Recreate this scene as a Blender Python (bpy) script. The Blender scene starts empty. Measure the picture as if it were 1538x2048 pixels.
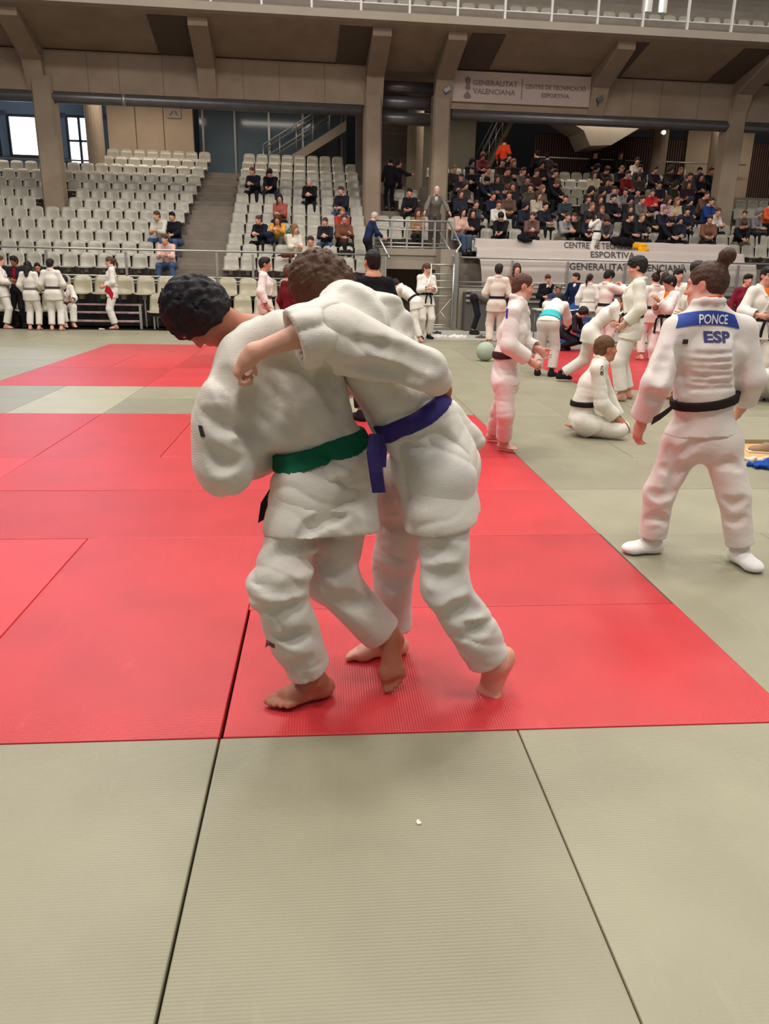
import bpy, bmesh, math, random
import numpy as np
from mathutils import Vector, Matrix
from mathutils.bvhtree import BVHTree
random.seed(7); rng = np.random.default_rng(7)
SC = bpy.context.scene
COL = SC.collection
def V(*a): return np.array(a, float)
def nrm(a):
    a = np.asarray(a, float); return a/(np.linalg.norm(a)+1e-12)

# ------------------------------------------------------------------ camera
FPX, CAM, YAW, PITCH, ROLL = 1517.2, V(.3523, -2.1991, 1.4739), .08159, .30485, .01907
def cam_axes():
    cy, sy, cp, spp = math.cos(YAW), math.sin(YAW), math.cos(PITCH), math.sin(PITCH)
    f = V(sy*cp, cy*cp, -spp); r = V(cy, -sy, 0); u = np.cross(r, f)
    c, s = math.cos(ROLL), math.sin(ROLL)
    return c*r+s*u, -s*r+c*u, f
AR, AU, AF = cam_axes()
def at(x, y, Y):
    """world point seen at pixel x, y of the photo, lying on the plane of depth Y"""
    d = (x-769)/FPX*AR-(y-1024)/FPX*AU+AF
    return CAM+(Y-CAM[1])/d[1]*d
def ground(x, y, z=0.):
    d = (x-769)/FPX*AR-(y-1024)/FPX*AU+AF
    return CAM+(z-CAM[2])/d[2]*d
cd = bpy.data.cameras.new('camera'); cam = bpy.data.objects.new('camera', cd); COL.objects.link(cam)
M = Matrix((( AR[0], AU[0], -AF[0], CAM[0]), (AR[1], AU[1], -AF[1], CAM[1]), (AR[2], AU[2], -AF[2], CAM[2]), (0, 0, 0, 1)))
cam.matrix_world = M
cd.sensor_fit = 'VERTICAL'; cd.sensor_height = 24; cd.lens = FPX/2048*24; cd.clip_end = 300
SC.camera = cam

# ------------------------------------------------------------------ materials
MATS = {}
def mat(name, col=(.5, .5, .5), rough=.6, metal=0., spec=.5, noise=None, bump=None, emit=None, objcol=False, attr=None, coat=0., sheen=0., trans=0.):
    """procedural material; noise=(scale, amount, dark colour), bump=(kind, scale, strength, distance)"""
    if name in MATS: return MATS[name]
    m = bpy.data.materials.new(name); m.use_nodes = True
    nt = m.node_tree; N = nt.nodes; L = nt.links
    b = N['Principled BSDF']
    b.inputs['Roughness'].default_value = rough; b.inputs['Metallic'].default_value = metal
    b.inputs['Specular IOR Level'].default_value = spec
    if coat: b.inputs['Coat Weight'].default_value = coat; b.inputs['Coat Roughness'].default_value = .25
    if sheen: b.inputs['Sheen Weight'].default_value = sheen
    if trans: b.inputs['Transmission Weight'].default_value = trans
    tc = N.new('ShaderNodeTexCoord')
    if objcol:
        oi = N.new('ShaderNodeObjectInfo'); src = oi.outputs['Color']
    else:
        rgb = N.new('ShaderNodeRGB'); rgb.outputs[0].default_value = (*col, 1); src = rgb.outputs[0]
    if attr:
        a = N.new('ShaderNodeAttribute'); a.attribute_name = attr
        mx = N.new('ShaderNodeMix'); mx.data_type = 'RGBA'; mx.blend_type = 'MULTIPLY'; mx.inputs[0].default_value = 1
        L.new(src, mx.inputs[6]); L.new(a.outputs['Color'], mx.inputs[7]); src = mx.outputs[2]
    if noise:
        sc_, amt, dark = noise[:3]
        n = N.new('ShaderNodeTexNoise'); n.inputs['Scale'].default_value = sc_; n.inputs['Detail'].default_value = 6
        n.inputs['Roughness'].default_value = .62
        L.new(tc.outputs['Object'], n.inputs['Vector'])
        mr = N.new('ShaderNodeMapRange'); mr.inputs[1].default_value = .35; mr.inputs[2].default_value = .7
        mr.inputs[3].default_value = 0; mr.inputs[4].default_value = amt
        L.new(n.outputs['Fac'], mr.inputs[0])
        mx = N.new('ShaderNodeMix'); mx.data_type = 'RGBA'; mx.blend_type = 'MULTIPLY'
        L.new(mr.outputs[0], mx.inputs[0]); L.new(src, mx.inputs[6]); mx.inputs[7].default_value = (*dark, 1)
        src = mx.outputs[2]
    L.new(src, b.inputs['Base Color'])
    if bump:
        kind, sc_, st, dist = bump
        if kind == 'noise':
            t = N.new('ShaderNodeTexNoise'); t.inputs['Scale'].default_value = sc_; t.inputs['Detail'].default_value = 5
            L.new(tc.outputs['Object'], t.inputs['Vector']); o = t.outputs['Fac']
        elif kind == 'weave':
            ts = []
            for ax in ('X', 'Z'):
                t = N.new('ShaderNodeTexWave'); t.wave_type = 'BANDS'; t.bands_direction = ax if ax == 'Z' else 'DIAGONAL'
                t.inputs['Scale'].default_value = sc_; t.inputs['Distortion'].default_value = 2.5; t.inputs['Detail'].default_value = 1
                t.inputs['Detail Scale'].default_value = .6
                L.new(tc.outputs['Object'], t.inputs['Vector']); ts.append(t.outputs['Fac'])
            ma = N.new('ShaderNodeMath'); ma.operation = 'ADD'; L.new(ts[0], ma.inputs[0]); L.new(ts[1], ma.inputs[1])
            mp = N.new('ShaderNodeMapping'); mp.inputs['Rotation'].default_value = (.5, .4, .7); mp.inputs['Scale'].default_value = (1, .45, 1.5); L.new(tc.outputs['Object'], mp.inputs['Vector'])
            t = N.new('ShaderNodeTexNoise'); t.inputs['Scale'].default_value = 11; t.inputs['Detail'].default_value = 3; t.inputs['Distortion'].default_value = 1.1; L.new(mp.outputs[0], t.inputs['Vector'])
            m2 = N.new('ShaderNodeMath'); m2.operation = 'MULTIPLY_ADD'; m2.inputs[1].default_value = 7.; L.new(t.outputs['Fac'], m2.inputs[0]); L.new(ma.outputs[0], m2.inputs[2]); o = m2.outputs[0]
        elif kind in ('X', 'Y', 'Z'):
            t = N.new('ShaderNodeTexWave'); t.wave_type = 'BANDS'; t.bands_direction = kind
            t.inputs['Scale'].default_value = sc_; L.new(tc.outputs['Object'], t.inputs['Vector']); o = t.outputs['Fac']
        bp = N.new('ShaderNodeBump'); bp.inputs['Strength'].default_value = st; bp.inputs['Distance'].default_value = dist
        L.new(o, bp.inputs['Height']); L.new(bp.outputs[0], b.inputs['Normal'])
    if emit:
        b.inputs['Emission Color'].default_value = (*emit[0], 1); b.inputs['Emission Strength'].default_value = emit[1]
    MATS[name] = m; return m
def s2l(r, g, b):
    f = lambda c: (c/255/12.92) if c/255 <= .04045 else ((c/255+.055)/1.055)**2.4
    return (f(r), f(g), f(b))

# ------------------------------------------------------------------ objects
def props(o, label=None, cat=None, group=None, kind=None):
    if label: o['label'] = label
    if cat: o['category'] = cat
    if group: o['group'] = group
    if kind: o['kind'] = kind
    return o
def link(name, me, parent=None, m=None, color=None):
    o = bpy.data.objects.new(name, me); COL.objects.link(o)
    if parent is not None: o.parent = parent
    if m is not None and me is not None and not me.materials: me.materials.append(m)
    if color is not None: o.color = (*color, 1)
    return o
def empty(name, loc=(0, 0, 0), rz=0, label=None, cat=None, group=None):
    o = bpy.data.objects.new(name, None); COL.objects.link(o); o.empty_display_size = .1
    o.location = loc; o.rotation_euler = (0, 0, rz); return props(o, label, cat, group)
class MB:
    """collects boxes, tubes and swept shapes into one mesh"""
    def __init__(s): s.v = []; s.f = []; s.sm = []
    def add(s, vs, fs, smooth=False):
        n = len(s.v); s.v += [tuple(map(float, q)) for q in vs]; s.f += [tuple(n+i for i in f) for f in fs]; s.sm += [smooth]*len(fs); return s
    def box(s, x0, x1, y0, y1, z0, z1, bev=0.):
        if bev <= 0:
            vs = [(x, y, z) for x in (x0, x1) for y in (y0, y1) for z in (z0, z1)]
            return s.add(vs, [(0, 1, 3, 2), (4, 6, 7, 5), (0, 4, 5, 1), (2, 3, 7, 6), (0, 2, 6, 4), (1, 5, 7, 3)])
        bm = bmesh.new(); bmesh.ops.create_cube(bm, size=1)
        for v in bm.verts: v.co = ((x0+x1)/2+v.co.x*(x1-x0), (y0+y1)/2+v.co.y*(y1-y0), (z0+z1)/2+v.co.z*(z1-z0))
        bmesh.ops.bevel(bm, geom=bm.edges[:], offset=bev, segments=2, affect='EDGES', profile=.5)
        bm.verts.index_update(); s.add([v.co[:] for v in bm.verts], [[v.index for v in f.verts] for f in bm.faces]); bm.free(); return s
    def obox(s, c, ax, ay, az):
        c, ax, ay, az = map(lambda q: np.asarray(q, float), (c, ax, ay, az))
        vs = [c+i*ax+j*ay+k*az for i in (-1, 1) for j in (-1, 1) for k in (-1, 1)]
        return s.add(vs, [(0, 1, 3, 2), (4, 6, 7, 5), (0, 4, 5, 1), (2, 3, 7, 6), (0, 2, 6, 4), (1, 5, 7, 3)])
    def tube(s, pts, r, n=8, closed=False):
        pts = [np.asarray(p, float) for p in pts]; rs = r if hasattr(r, '__len__') else [r]*len(pts)
        rings = []; up = None
        for i, p in enumerate(pts):
            a = pts[max(i-1, 0)]; b = pts[min(i+1, len(pts)-1)]; d = nrm(b-a)
            if up is None: up = nrm(np.cross(d, V(0, 0, 1) if abs(d[2]) < .9 else V(1, 0, 0)))
            up = nrm(up-d*(up@d)); w = np.cross(d, up)
            rings.append([p+rs[i]*(math.cos(t)*up+math.sin(t)*w) for t in np.linspace(0, 2*math.pi, n, endpoint=False)])
        vs = [q for ring in rings for q in ring]; fs = []
        for i in range(len(pts)-1):
            for j in range(n):
                fs.append((i*n+j, i*n+(j+1) % n, (i+1)*n+(j+1) % n, (i+1)*n+j))
        fs.append(tuple(range(n))[::-1]); fs.append(tuple((len(pts)-1)*n+j for j in range(n)))
        return s.add(vs, fs, True)
    def prism(s, poly, axis, lo, hi):
        """polygon in the two other axes, extruded along axis"""
        idx = [i for i in range(3) if i != axis]; vs = []
        for h in (lo, hi):
            for p in poly:
                q = [0, 0, 0]; q[idx[0]], q[idx[1]] = p; q[axis] = h; vs.append(q)
        n = len(poly); fs = [tuple(range(n))[::-1], tuple(range(n, 2*n))]+[(i, (i+1) % n, n+(i+1) % n, n+i) for i in range(n)]
        return s.add(vs, fs)
    def ribbon(s, pts, w, t, ns=None):
        """flat strap following pts; w = width vector(s), t thickness"""
        pts = [np.asarray(p, float) for p in pts]; vs = []; fs = []
        for i, p in enumerate(pts):
            a = pts[max(i-1, 0)]; b = pts[min(i+1, len(pts)-1)]; d = nrm(b-a)
            ww = np.asarray(w[i] if isinstance(w, list) else w, float); n = nrm(np.cross(d, ww))*t/2
            vs += [p+ww/2+n, p-ww/2+n, p-ww/2-n, p+ww/2-n]
        for i in range(len(pts)-1):
            for j in range(4): fs.append((4*i+j, 4*i+(j+1) % 4, 4*i+4+(j+1) % 4, 4*i+4+j))
        fs += [(0, 1, 2, 3), tuple(4*(len(pts)-1)+j for j in (3, 2, 1, 0))]
        return s.add(vs, fs)
    def mesh(s, name):
        me = bpy.data.meshes.new(name); me.from_pydata(s.v, [], s.f); me.polygons.foreach_set('use_smooth', s.sm)
        bm = bmesh.new(); bm.from_mesh(me); bmesh.ops.recalc_face_normals(bm, faces=bm.faces[:]); bm.to_mesh(me); bm.free()
        me.update(); return me
    def build(s, name, m=None, parent=None, color=None): return link(name, s.mesh(name), parent, m, color)

def text_mesh(txt, size, extrude=0., bold=0.):
    c = bpy.data.curves.new('lettering', 'FONT'); c.body = txt; c.size = size; c.extrude = extrude; c.offset = bold
    c.align_x = 'CENTER'; c.align_y = 'CENTER'; c.resolution_u = 3
    o = bpy.data.objects.new('lettering', c); COL.objects.link(o)
    bpy.context.view_layer.update()
    me = bpy.data.meshes.new_from_object(o.evaluated_get(bpy.context.evaluated_depsgraph_get()))
    bpy.data.objects.remove(o); bpy.data.curves.remove(c); return me

# ------------------------------------------------------------------ implicit surfaces for bodies and cloth
def wob(p, lam, seed, n=7, stretch=None):
    r = np.random.default_rng(seed); out = np.zeros(len(p), np.float32)
    q = p if stretch is None else p*np.asarray(stretch, np.float32)
    ph = np.sin(q@(r.normal(size=3)*2.2/lam).astype(np.float32)+r.uniform(0, 6))*.9
    for i in range(n):
        d = nrm(r.normal(size=3)); k = 2*math.pi/lam*r.uniform(.7, 1.6)
        out += np.sin(q@(d*k).astype(np.float32)+r.uniform(0, 6.28)+ph)
    return out/math.sqrt(n)
class Fld:
    def __init__(s): s.P = []; s.lo = V(1e9, 1e9, 1e9); s.hi = -s.lo; s.disp = None; s.da = 0.; s.post = []; s.late = []
    def _bb(s, pts, r):
        lo = np.min(pts, 0)-r; hi = np.max(pts, 0)+r; return lo, hi
    def cone(s, a, b, ra, rb=None, k=.03, w=None, f=1., op='u', cut=None, f2=None):
        a = np.asarray(a, float); b = np.asarray(b, float); rb = ra if rb is None else rb
        f2 = f if f2 is None else f2
        lo, hi = s._bb([a, b], max(ra, rb)*max(1, f, f2))
        s.P.append(('c', a, b, ra, rb, k, None if w is None else nrm(w), f, f2, op, cut, lo, hi))
        if op == 'u': s.lo = np.minimum(s.lo, lo); s.hi = np.maximum(s.hi, hi)
        return s
    def ell(s, c, r, R=None, k=.02, op='u', cut=None):
        c = np.asarray(c, float); r = np.asarray(r, float); R = np.eye(3) if R is None else np.asarray(R, float)
        m = float(max(r)); lo, hi = c-m, c+m
        s.P.append(('e', c, r, R, 0, k, None, 1, 1, op, cut, lo, hi))
        if op == 'u': s.lo = np.minimum(s.lo, lo); s.hi = np.maximum(s.hi, hi)
        return s
    def chain(s, pts, rs, **kw):
        for i in range(len(pts)-1): s.cone(pts[i], pts[i+1], rs[i], rs[i+1], **kw)
        return s
    def plane(s, c, n, k=.005, lo=None, hi=None):
        """cut away everything on the side n points to (inside box lo..hi)"""
        s.P.append(('p', np.asarray(c, float), nrm(n), 0, 0, k, None, 1, 1, 'i', None, V(-1e9, -1e9, -1e9) if lo is None else lo, V(1e9, 1e9, 1e9) if hi is None else hi)); return s
    def ev(s, p):
        N = len(p); d = np.full(N, .3, np.float32)
        for q in s.P:
            kind, a, b, ra, rb, k, w, f, f2, op, cut, lo, hi = q
            pad = k+.06
            m = np.all((p > (lo-pad)) & (p < (hi+pad)), 1)
            ix = np.nonzero(m)[0]
            if not len(ix): continue
            x = p[ix].astype(np.float32)
            if kind == 'c':
                a32 = a.astype(np.float32); ab = (b-a).astype(np.float32); l2 = float(ab@ab)+1e-9
                t = np.clip((x-a32)@ab/l2, 0, 1); v = x-a32-t[:, None]*ab
                r = ra+t*(rb-ra); q2 = np.einsum('ij,ij->i', v, v)
                if w is not None:
                    ff = f+t*(f2-f); qw = v@w.astype(np.float32); q2 = q2-qw*qw+(qw/ff)**2
                e = np.sqrt(np.maximum(q2, 0))-r
            elif kind == 'e':
                v = (x-a.astype(np.float32))@np.asarray(ra).T.astype(np.float32)
                k0 = np.linalg.norm(v/b, axis=1); k1 = np.linalg.norm(v/(b*b), axis=1)+1e-9
                e = k0*(k0-1)/k1
            else:
                e = (x-a.astype(np.float32))@b.astype(np.float32)
            if cut is not None:
                for c_, n_ in (cut if isinstance(cut, list) else [cut]): e = np.maximum(e, (x-np.asarray(c_, np.float32))@nrm(n_).astype(np.float32))
            o = d[ix]
            if op == 'u':
                h = np.maximum(k-np.abs(o-e), 0)/k; o = np.minimum(o, e)-h*h*k*.25
            elif op == 's':
                e = -e; h = np.maximum(k-np.abs(o-e), 0)/k; o = np.maximum(o, e)+h*h*k*.25
            else:
                h = np.maximum(k-np.abs(o-e), 0)/k; o = np.maximum(o, e)+h*h*k*.25
            d[ix] = o
        if s.disp is not None:
            near = np.nonzero(np.abs(d) < s.da*1.5+.05)[0]
            if len(near): d[near] += s.disp(p[near].astype(np.float32))
        for q in s.late:
            if q[0] == 'hem':      # crisp edge: c, n, reach
                _, c, n, R_ = q; v = p-c; m = (np.einsum('ij,ij->i', v, v) < R_*R_) & (np.abs(d) < .15); d[m] = np.maximum(d[m], v[m]@n)
            elif q[0] == 'bore':   # hollow: a, b, ra, rb, w, f
                _, a, b, ra, rb, w, f = q; ab = b-a; v = p-a; t = np.clip(v@ab/(ab@ab), 0, 1); v = v-t[:, None]*ab; q2 = np.einsum('ij,ij->i', v, v)
                if w is not None: qw = v@w; q2 = q2-qw*qw+(qw/f)**2
                d = np.maximum(d, (ra+t*(rb-ra))-np.sqrt(np.maximum(q2, 0)))
        for fn in s.post: d = fn(p, d)
        return d
    def mesh(s, name, h, lo=None, hi=None, smooth=1):
        lo = (s.lo if lo is None else np.asarray(lo))-s.da-3*h; hi = (s.hi if hi is None else np.asarray(hi))+s.da+3*h
        B = 4; H = h*B
        n = np.ceil((hi-lo)/H).astype(int)+1
        g = np.stack(np.meshgrid(*[lo[i]+(np.arange(n[i])+.5)*H for i in range(3)], indexing='ij'), -1).reshape(-1, 3)
        c = s.ev(g).reshape(n); act = np.abs(c) < H*1.15+s.da+.006
        D = np.repeat(np.repeat(np.repeat(np.where(c < 0, -1, 1).astype(np.float32), B, 0), B, 1), B, 2)
        ai = np.argwhere(act); off = np.stack(np.meshgrid(*[np.arange(B)]*3, indexing='ij'), -1).reshape(-1, 3)
        CH = 60000
        for i in range(0, len(ai), CH):
            id3 = (ai[i:i+CH, None, :]*B+off[None]).reshape(-1, 3)
            D[id3[:, 0], id3[:, 1], id3[:, 2]] = s.ev(lo+(id3+.5)*h)
        D[0] = 1; D[-1] = 1; D[:, 0] = 1; D[:, -1] = 1; D[:, :, 0] = 1; D[:, :, -1] = 1
        vs, fs = nets(D); vs = lo+(vs+.5)*h
        for _ in range(smooth): vs = relax(vs, fs)
        return np_mesh(name, vs, fs)
def relax(vs, fs):
    acc = np.zeros_like(vs); cnt = np.zeros(len(vs))
    for i in range(4):
        for j in (1, 3):
            np.add.at(acc, fs[:, i], vs[fs[:, (i+j) % 4]]); np.add.at(cnt, fs[:, i], 1)
    return vs*.5+.5*acc/np.maximum(cnt, 1)[:, None]
def nets(D):
    ins = D < 0
    a = ins[:-1, :-1, :-1]; any_ = a.copy(); all_ = a.copy()
    for dx in (0, 1):
        for dy in (0, 1):
            for dz in (0, 1):
                b = ins[dx:D.shape[0]-1+dx, dy:D.shape[1]-1+dy, dz:D.shape[2]-1+dz]; any_ |= b; all_ &= b
    cells = np.argwhere(any_ & ~all_); idm = np.full(a.shape, -1, np.int64); idm[cells[:, 0], cells[:, 1], cells[:, 2]] = np.arange(len(cells))
    acc = np.zeros((len(cells), 3)); cnt = np.zeros(len(cells))
    cor = [(x, y, z) for x in (0, 1) for y in (0, 1) for z in (0, 1)]
    val = [D[cells[:, 0]+c[0], cells[:, 1]+c[1], cells[:, 2]+c[2]] for c in cor]
    for i in range(8):
        for j in range(i+1, 8):
            if sum(abs(cor[i][t]-cor[j][t]) for t in range(3)) != 1: continue
            m = (val[i] < 0) != (val[j] < 0); t = val[i][m]/(val[i][m]-val[j][m])
            acc[m] += np.array(cor[i])+t[:, None]*(np.array(cor[j])-np.array(cor[i])); cnt[m] += 1
    vs = cells+acc/np.maximum(cnt, 1)[:, None]
    fs = []
    for ax in range(3):
        sl0 = [slice(1, -1)]*3; sl1 = [slice(1, -1)]*3; sl0[ax] = slice(0, -1); sl1[ax] = slice(1, None)
        A = ins[tuple(sl0)]; Bm = ins[tuple(sl1)]; e = np.argwhere(A != Bm)
        if not len(e): continue
        sg = A[e[:, 0], e[:, 1], e[:, 2]]; base = e.copy()
        o = [i for i in range(3) if i != ax]
        for i in o: base[:, i] += 1
        q = []
        for (i, j) in ((0, 0), (-1, 0), (-1, -1), (0, -1)):
            c = base.copy(); c[:, o[0]] += i; c[:, o[1]] += j; q.append(idm[c[:, 0], c[:, 1], c[:, 2]])
        q = np.stack(q, 1)
        if ax == 1: sg = ~sg
        q[~sg] = q[~sg][:, ::-1]; fs.append(q)
    fs = np.concatenate(fs); fs = fs[(fs >= 0).all(1)]
    return vs, fs
def np_mesh(name, vs, fs):
    me = bpy.data.meshes.new(name); me.vertices.add(len(vs)); me.vertices.foreach_set('co', vs.astype(np.float32).ravel())
    me.loops.add(len(fs)*4); me.loops.foreach_set('vertex_index', fs.astype(np.int32).ravel())
    me.polygons.add(len(fs)); me.polygons.foreach_set('loop_start', np.arange(0, len(fs)*4, 4, dtype=np.int32))
    me.polygons.foreach_set('loop_total', np.full(len(fs), 4, np.int32)); me.polygons.foreach_set('use_smooth', np.ones(len(fs), bool))
    me.update(calc_edges=True); me.validate(); return me
def paint(me, spots, base=(1, 1, 1)):
    """tint attribute: spots = (centre, radii, rows of axes, colour)"""
    n = len(me.vertices); co = np.empty(n*3, np.float32); me.vertices.foreach_get('co', co); co = co.reshape(-1, 3)
    c = np.ones((n, 4), np.float32); c[:, :3] = base
    for ce, r, R, colr in spots:
        k = np.linalg.norm(((co-np.asarray(ce))@np.asarray(R).T)/np.asarray(r), axis=1)
        t = np.clip((1.15-k)/.3, 0, 1)[:, None]; c[:, :3] = c[:, :3]*(1-t)+np.asarray(colr)*t
    at_ = me.attributes.new('tint', 'FLOAT_COLOR', 'POINT'); at_.data.foreach_set('color', c.ravel())
# ------------------------------------------------------------------ people
SK = mat('skin', rough=.5, spec=.35, objcol=True, attr='tint')
HR = mat('hair', rough=.65, spec=.3, objcol=True, bump=('noise', 55, .9, .008))
GI = mat('judogi_cotton', rough=.9, spec=.15, objcol=True, noise=(9, .12, (.82, .79, .75)), bump=('weave', 70, .22, .004), sheen=.2)
CL = mat('plain_cloth', rough=.92, spec=.12, objcol=True, noise=(7, .25, (.6, .6, .6)), bump=('noise', 60, .25, .004))
BL = mat('belt_cotton', rough=.8, spec=.25, objcol=True, bump=('Z', 60, .3, .002))
WHITE = s2l(232, 226, 216)
SKL, SKM, SKD = s2l(214, 160, 138), s2l(190, 128, 100), s2l(140, 92, 68)
DARKH, BROWNH = s2l(30, 24, 24), s2l(82, 58, 42)
def frame(fw, up):
    y = nrm(fw); x = nrm(np.cross(y, up)); z = np.cross(x, y); return np.stack([x, y, z])
def head_prims(F, c, fw, up, s=1., fine=True):
    R = frame(fw, up); L = lambda x, y, z: c+s*(x*R[0]+y*R[1]+z*R[2])
    F.ell(L(0, -.012, .03), s*V(.074, .094, .088), R, k=.02)
    F.ell(L(0, .03, -.035), s*V(.058, .062, .078), R, k=.03*s)
    F.ell(L(0, .062, -.092), s*V(.026, .022, .02), R, k=.03*s)
    F.ell(L(0, .02, -.075), s*V(.05, .05, .03), R, k=.03*s)
    if fine:
        F.ell(L(0, .078, .028), s*V(.052, .018, .012), R, k=.02*s)
        for q in (-1, 1):
            F.ell(L(q*.032, .098, .006), s*V(.018, .014, .013), R, k=.012*s, op='s')
            F.ell(L(q*.031, .08, .004), s*V(.0135, .0125, .0125), R, k=.004*s)
            F.ell(L(q*.044, .068, -.03), s*V(.018, .014, .016), R, k=.025*s)
        F.cone(L(0, .088, .015), L(0, .108, -.027), .007*s, .0125*s, k=.012*s)
        for q in (-1, 1): F.ell(L(q*.012, .098, -.03), s*V(.009, .01, .008), R, k=.008*s)
        F.ell(L(0, .089, -.055), s*V(.024, .011, .006), R, k=.006*s); F.ell(L(0, .087, -.067), s*V(.02, .011, .007), R, k=.006*s)
    else:
        F.cone(L(0, .085, .012), L(0, .104, -.028), .01*s, .014*s, k=.02*s)
    for q in (-1, 1):
        F.ell(L(q*.076, -.006, -.006), s*V(.010, .018, .028), R, k=.01*s)
        if fine: F.ell(L(q*.086, .002, -.004), s*V(.006, .012, .019), R, k=.006*s, op='s')
    return R, L
def head_paint(L, R, s, skin, hairc, fine=True):
    b = [c/max(k, 1e-3) for c, k in zip(hairc, skin)]; b = [min(x*1.3+.05, .6) for x in b]; sp_ = []
    for q in (-1, 1):
        sp_.append((L(q*.033, .09, .03), s*V(.023, .02, .0055), R, b))
        if fine:
            sp_.append((L(q*.031, .092, .004), s*V(.012, .009, .0055), R, [.85/max(k, .2) for k in skin]))
            sp_.append((L(q*.031, .094, .004), s*V(.0052, .01, .0052), R, (.08, .06, .05)))
            sp_.append((L(q*.031, .092, .0105), s*V(.014, .012, .0022), R, (.12, .1, .1)))
        else: sp_.append((L(q*.031, .09, .004), s*V(.013, .014, .006), R, (.3, .25, .25)))
        sp_.append((L(q*.05, .06, -.035), s*V(.022, .03, .022), R, (1.02, .82, .8)))
        sp_.append((L(q*.083, -.006, -.006), s*V(.014, .025, .034), R, (1., .8, .76)))
    sp_.append((L(0, .093, -.061), s*V(.023, .012, .009), R, (.86, .52, .52)))
    return sp_
def hand_prims(F, wr, dr, pn, s=1., side=1, curl=.5, grip=0., h=.005, spread=.12):
    """palm, four fingers and a side thumb. dr along the hand, pn palm normal (towards the palm's inside)"""
    y = nrm(dr); z = nrm(np.asarray(pn)-y*(np.asarray(pn)@y)); x = np.cross(y, z)*side
    mr = .55*h
    a = lambda u, v, w: wr+s*(u*x+v*y+w*z)
    F.cone(wr, a(0, .03, 0), .026*s, .027*s, k=.02, w=x, f=1.1, f2=1.3)
    F.cone(a(.012, .03, 0), a(.022, .085, 0), .016*s, .0145*s, k=.02); F.cone(a(-.012, .03, 0), a(-.02, .08, 0), .016*s, .014*s, k=.02)
    F.cone(a(0, .03, -.002), a(0, .085, -.003), .0155*s, .0145*s, k=.02)
    for i, (fx, fl, fr) in enumerate(((.03, .9, .0085), (.0105, 1., .009), (-.0095, .94, .0085), (-.029, .76, .0078))):
        p = a(fx, .085-.006*abs(i-1), -.002); ang = .15+curl*.55; ln = [.044*fl*s, .028*fl*s, .022*fl*s]; r = max(fr*s, mr)
        sx = (fx/.03)*spread
        for j in range(3):
            d = math.cos(ang)*y+math.sin(ang)*z+sx*x; d = nrm(d); q = p+d*ln[j]
            F.cone(p, q, r, max(r*.9, mr), k=.006*s); p = q; r = max(r*.92, mr); ang += curl*(1.25 if j == 0 else 1.)+grip*.3
    p = a(.026, .028, .004); r = max(.0115*s, mr)
    for j, (ln, (dx, dy, dz)) in enumerate(((.036, (.75, .6, .3)), (.031, (.42, .8, .25+.6*curl)), (.026, (.1, .85, .3+.8*curl)))):
        q = p+s*ln*nrm(dx*x+dy*y+dz*z); F.cone(p, q, r, max(r*.9, mr), k=.01*s); p = q; r = max(r*.88, mr)
def foot_prims(F, an, dr, up, s=1., side=1, h=.005, bend=0.):
    """dr heel to toes, up normal of the sole pointing up; an = ankle, .075 above the sole"""
    y = nrm(dr); z = nrm(np.asarray(up)-y*(np.asarray(up)@y)); x = np.cross(y, z)*side   # x towards the big toe
    a = lambda u, v, w: an+s*(u*x+v*y+w*z); mr = .55*h
    F.cone(a(0, -.045, -.045), a(0, -.02, -.04), .028*s, .031*s, k=.02); F.cone(an, a(0, -.03, -.035), .033*s, .03*s, k=.03)
    F.cone(a(0, 0, -.01), a(.008, .09, -.04), .033*s, .022*s, k=.03, w=x, f=1.05, f2=1.45)
    F.cone(a(0, -.03, -.053), a(.002, .1, -.055), .021*s, .019*s, k=.02, w=x, f=1.25, f2=2.0)
    F.cone(a(.03, .095, -.052), a(.03, .11, -.054), .021*s, .02*s, k=.02)
    for q in (-1, 1): F.ell(a(q*.03, -.002, -.002), s*V(.014, .016, .016), np.stack([x, y, z]), k=.015)
    for i, (tx, ty, tl, tr) in enumerate(((.031, .118, .045, .0125), (.012, .125, .038, .0088), (-.004, .12, .033, .0084), (-.019, .11, .029, .008), (-.033, .097, .025, .0078))):
        b = max(0, bend); d = nrm(y*math.cos(b)+z*math.sin(b)); p = a(tx, ty-.012, -.055); q = p+s*tl*.6*nrm(d+.12*z+.02*tx/.03*x); e = q+s*tl*.5*nrm(d-.35*z)
        r = max(tr*s, mr); F.cone(p, q, r*1.05, r, k=.008*s); F.cone(q, e, r, r*.95, k=.005*s)
    return a
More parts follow.
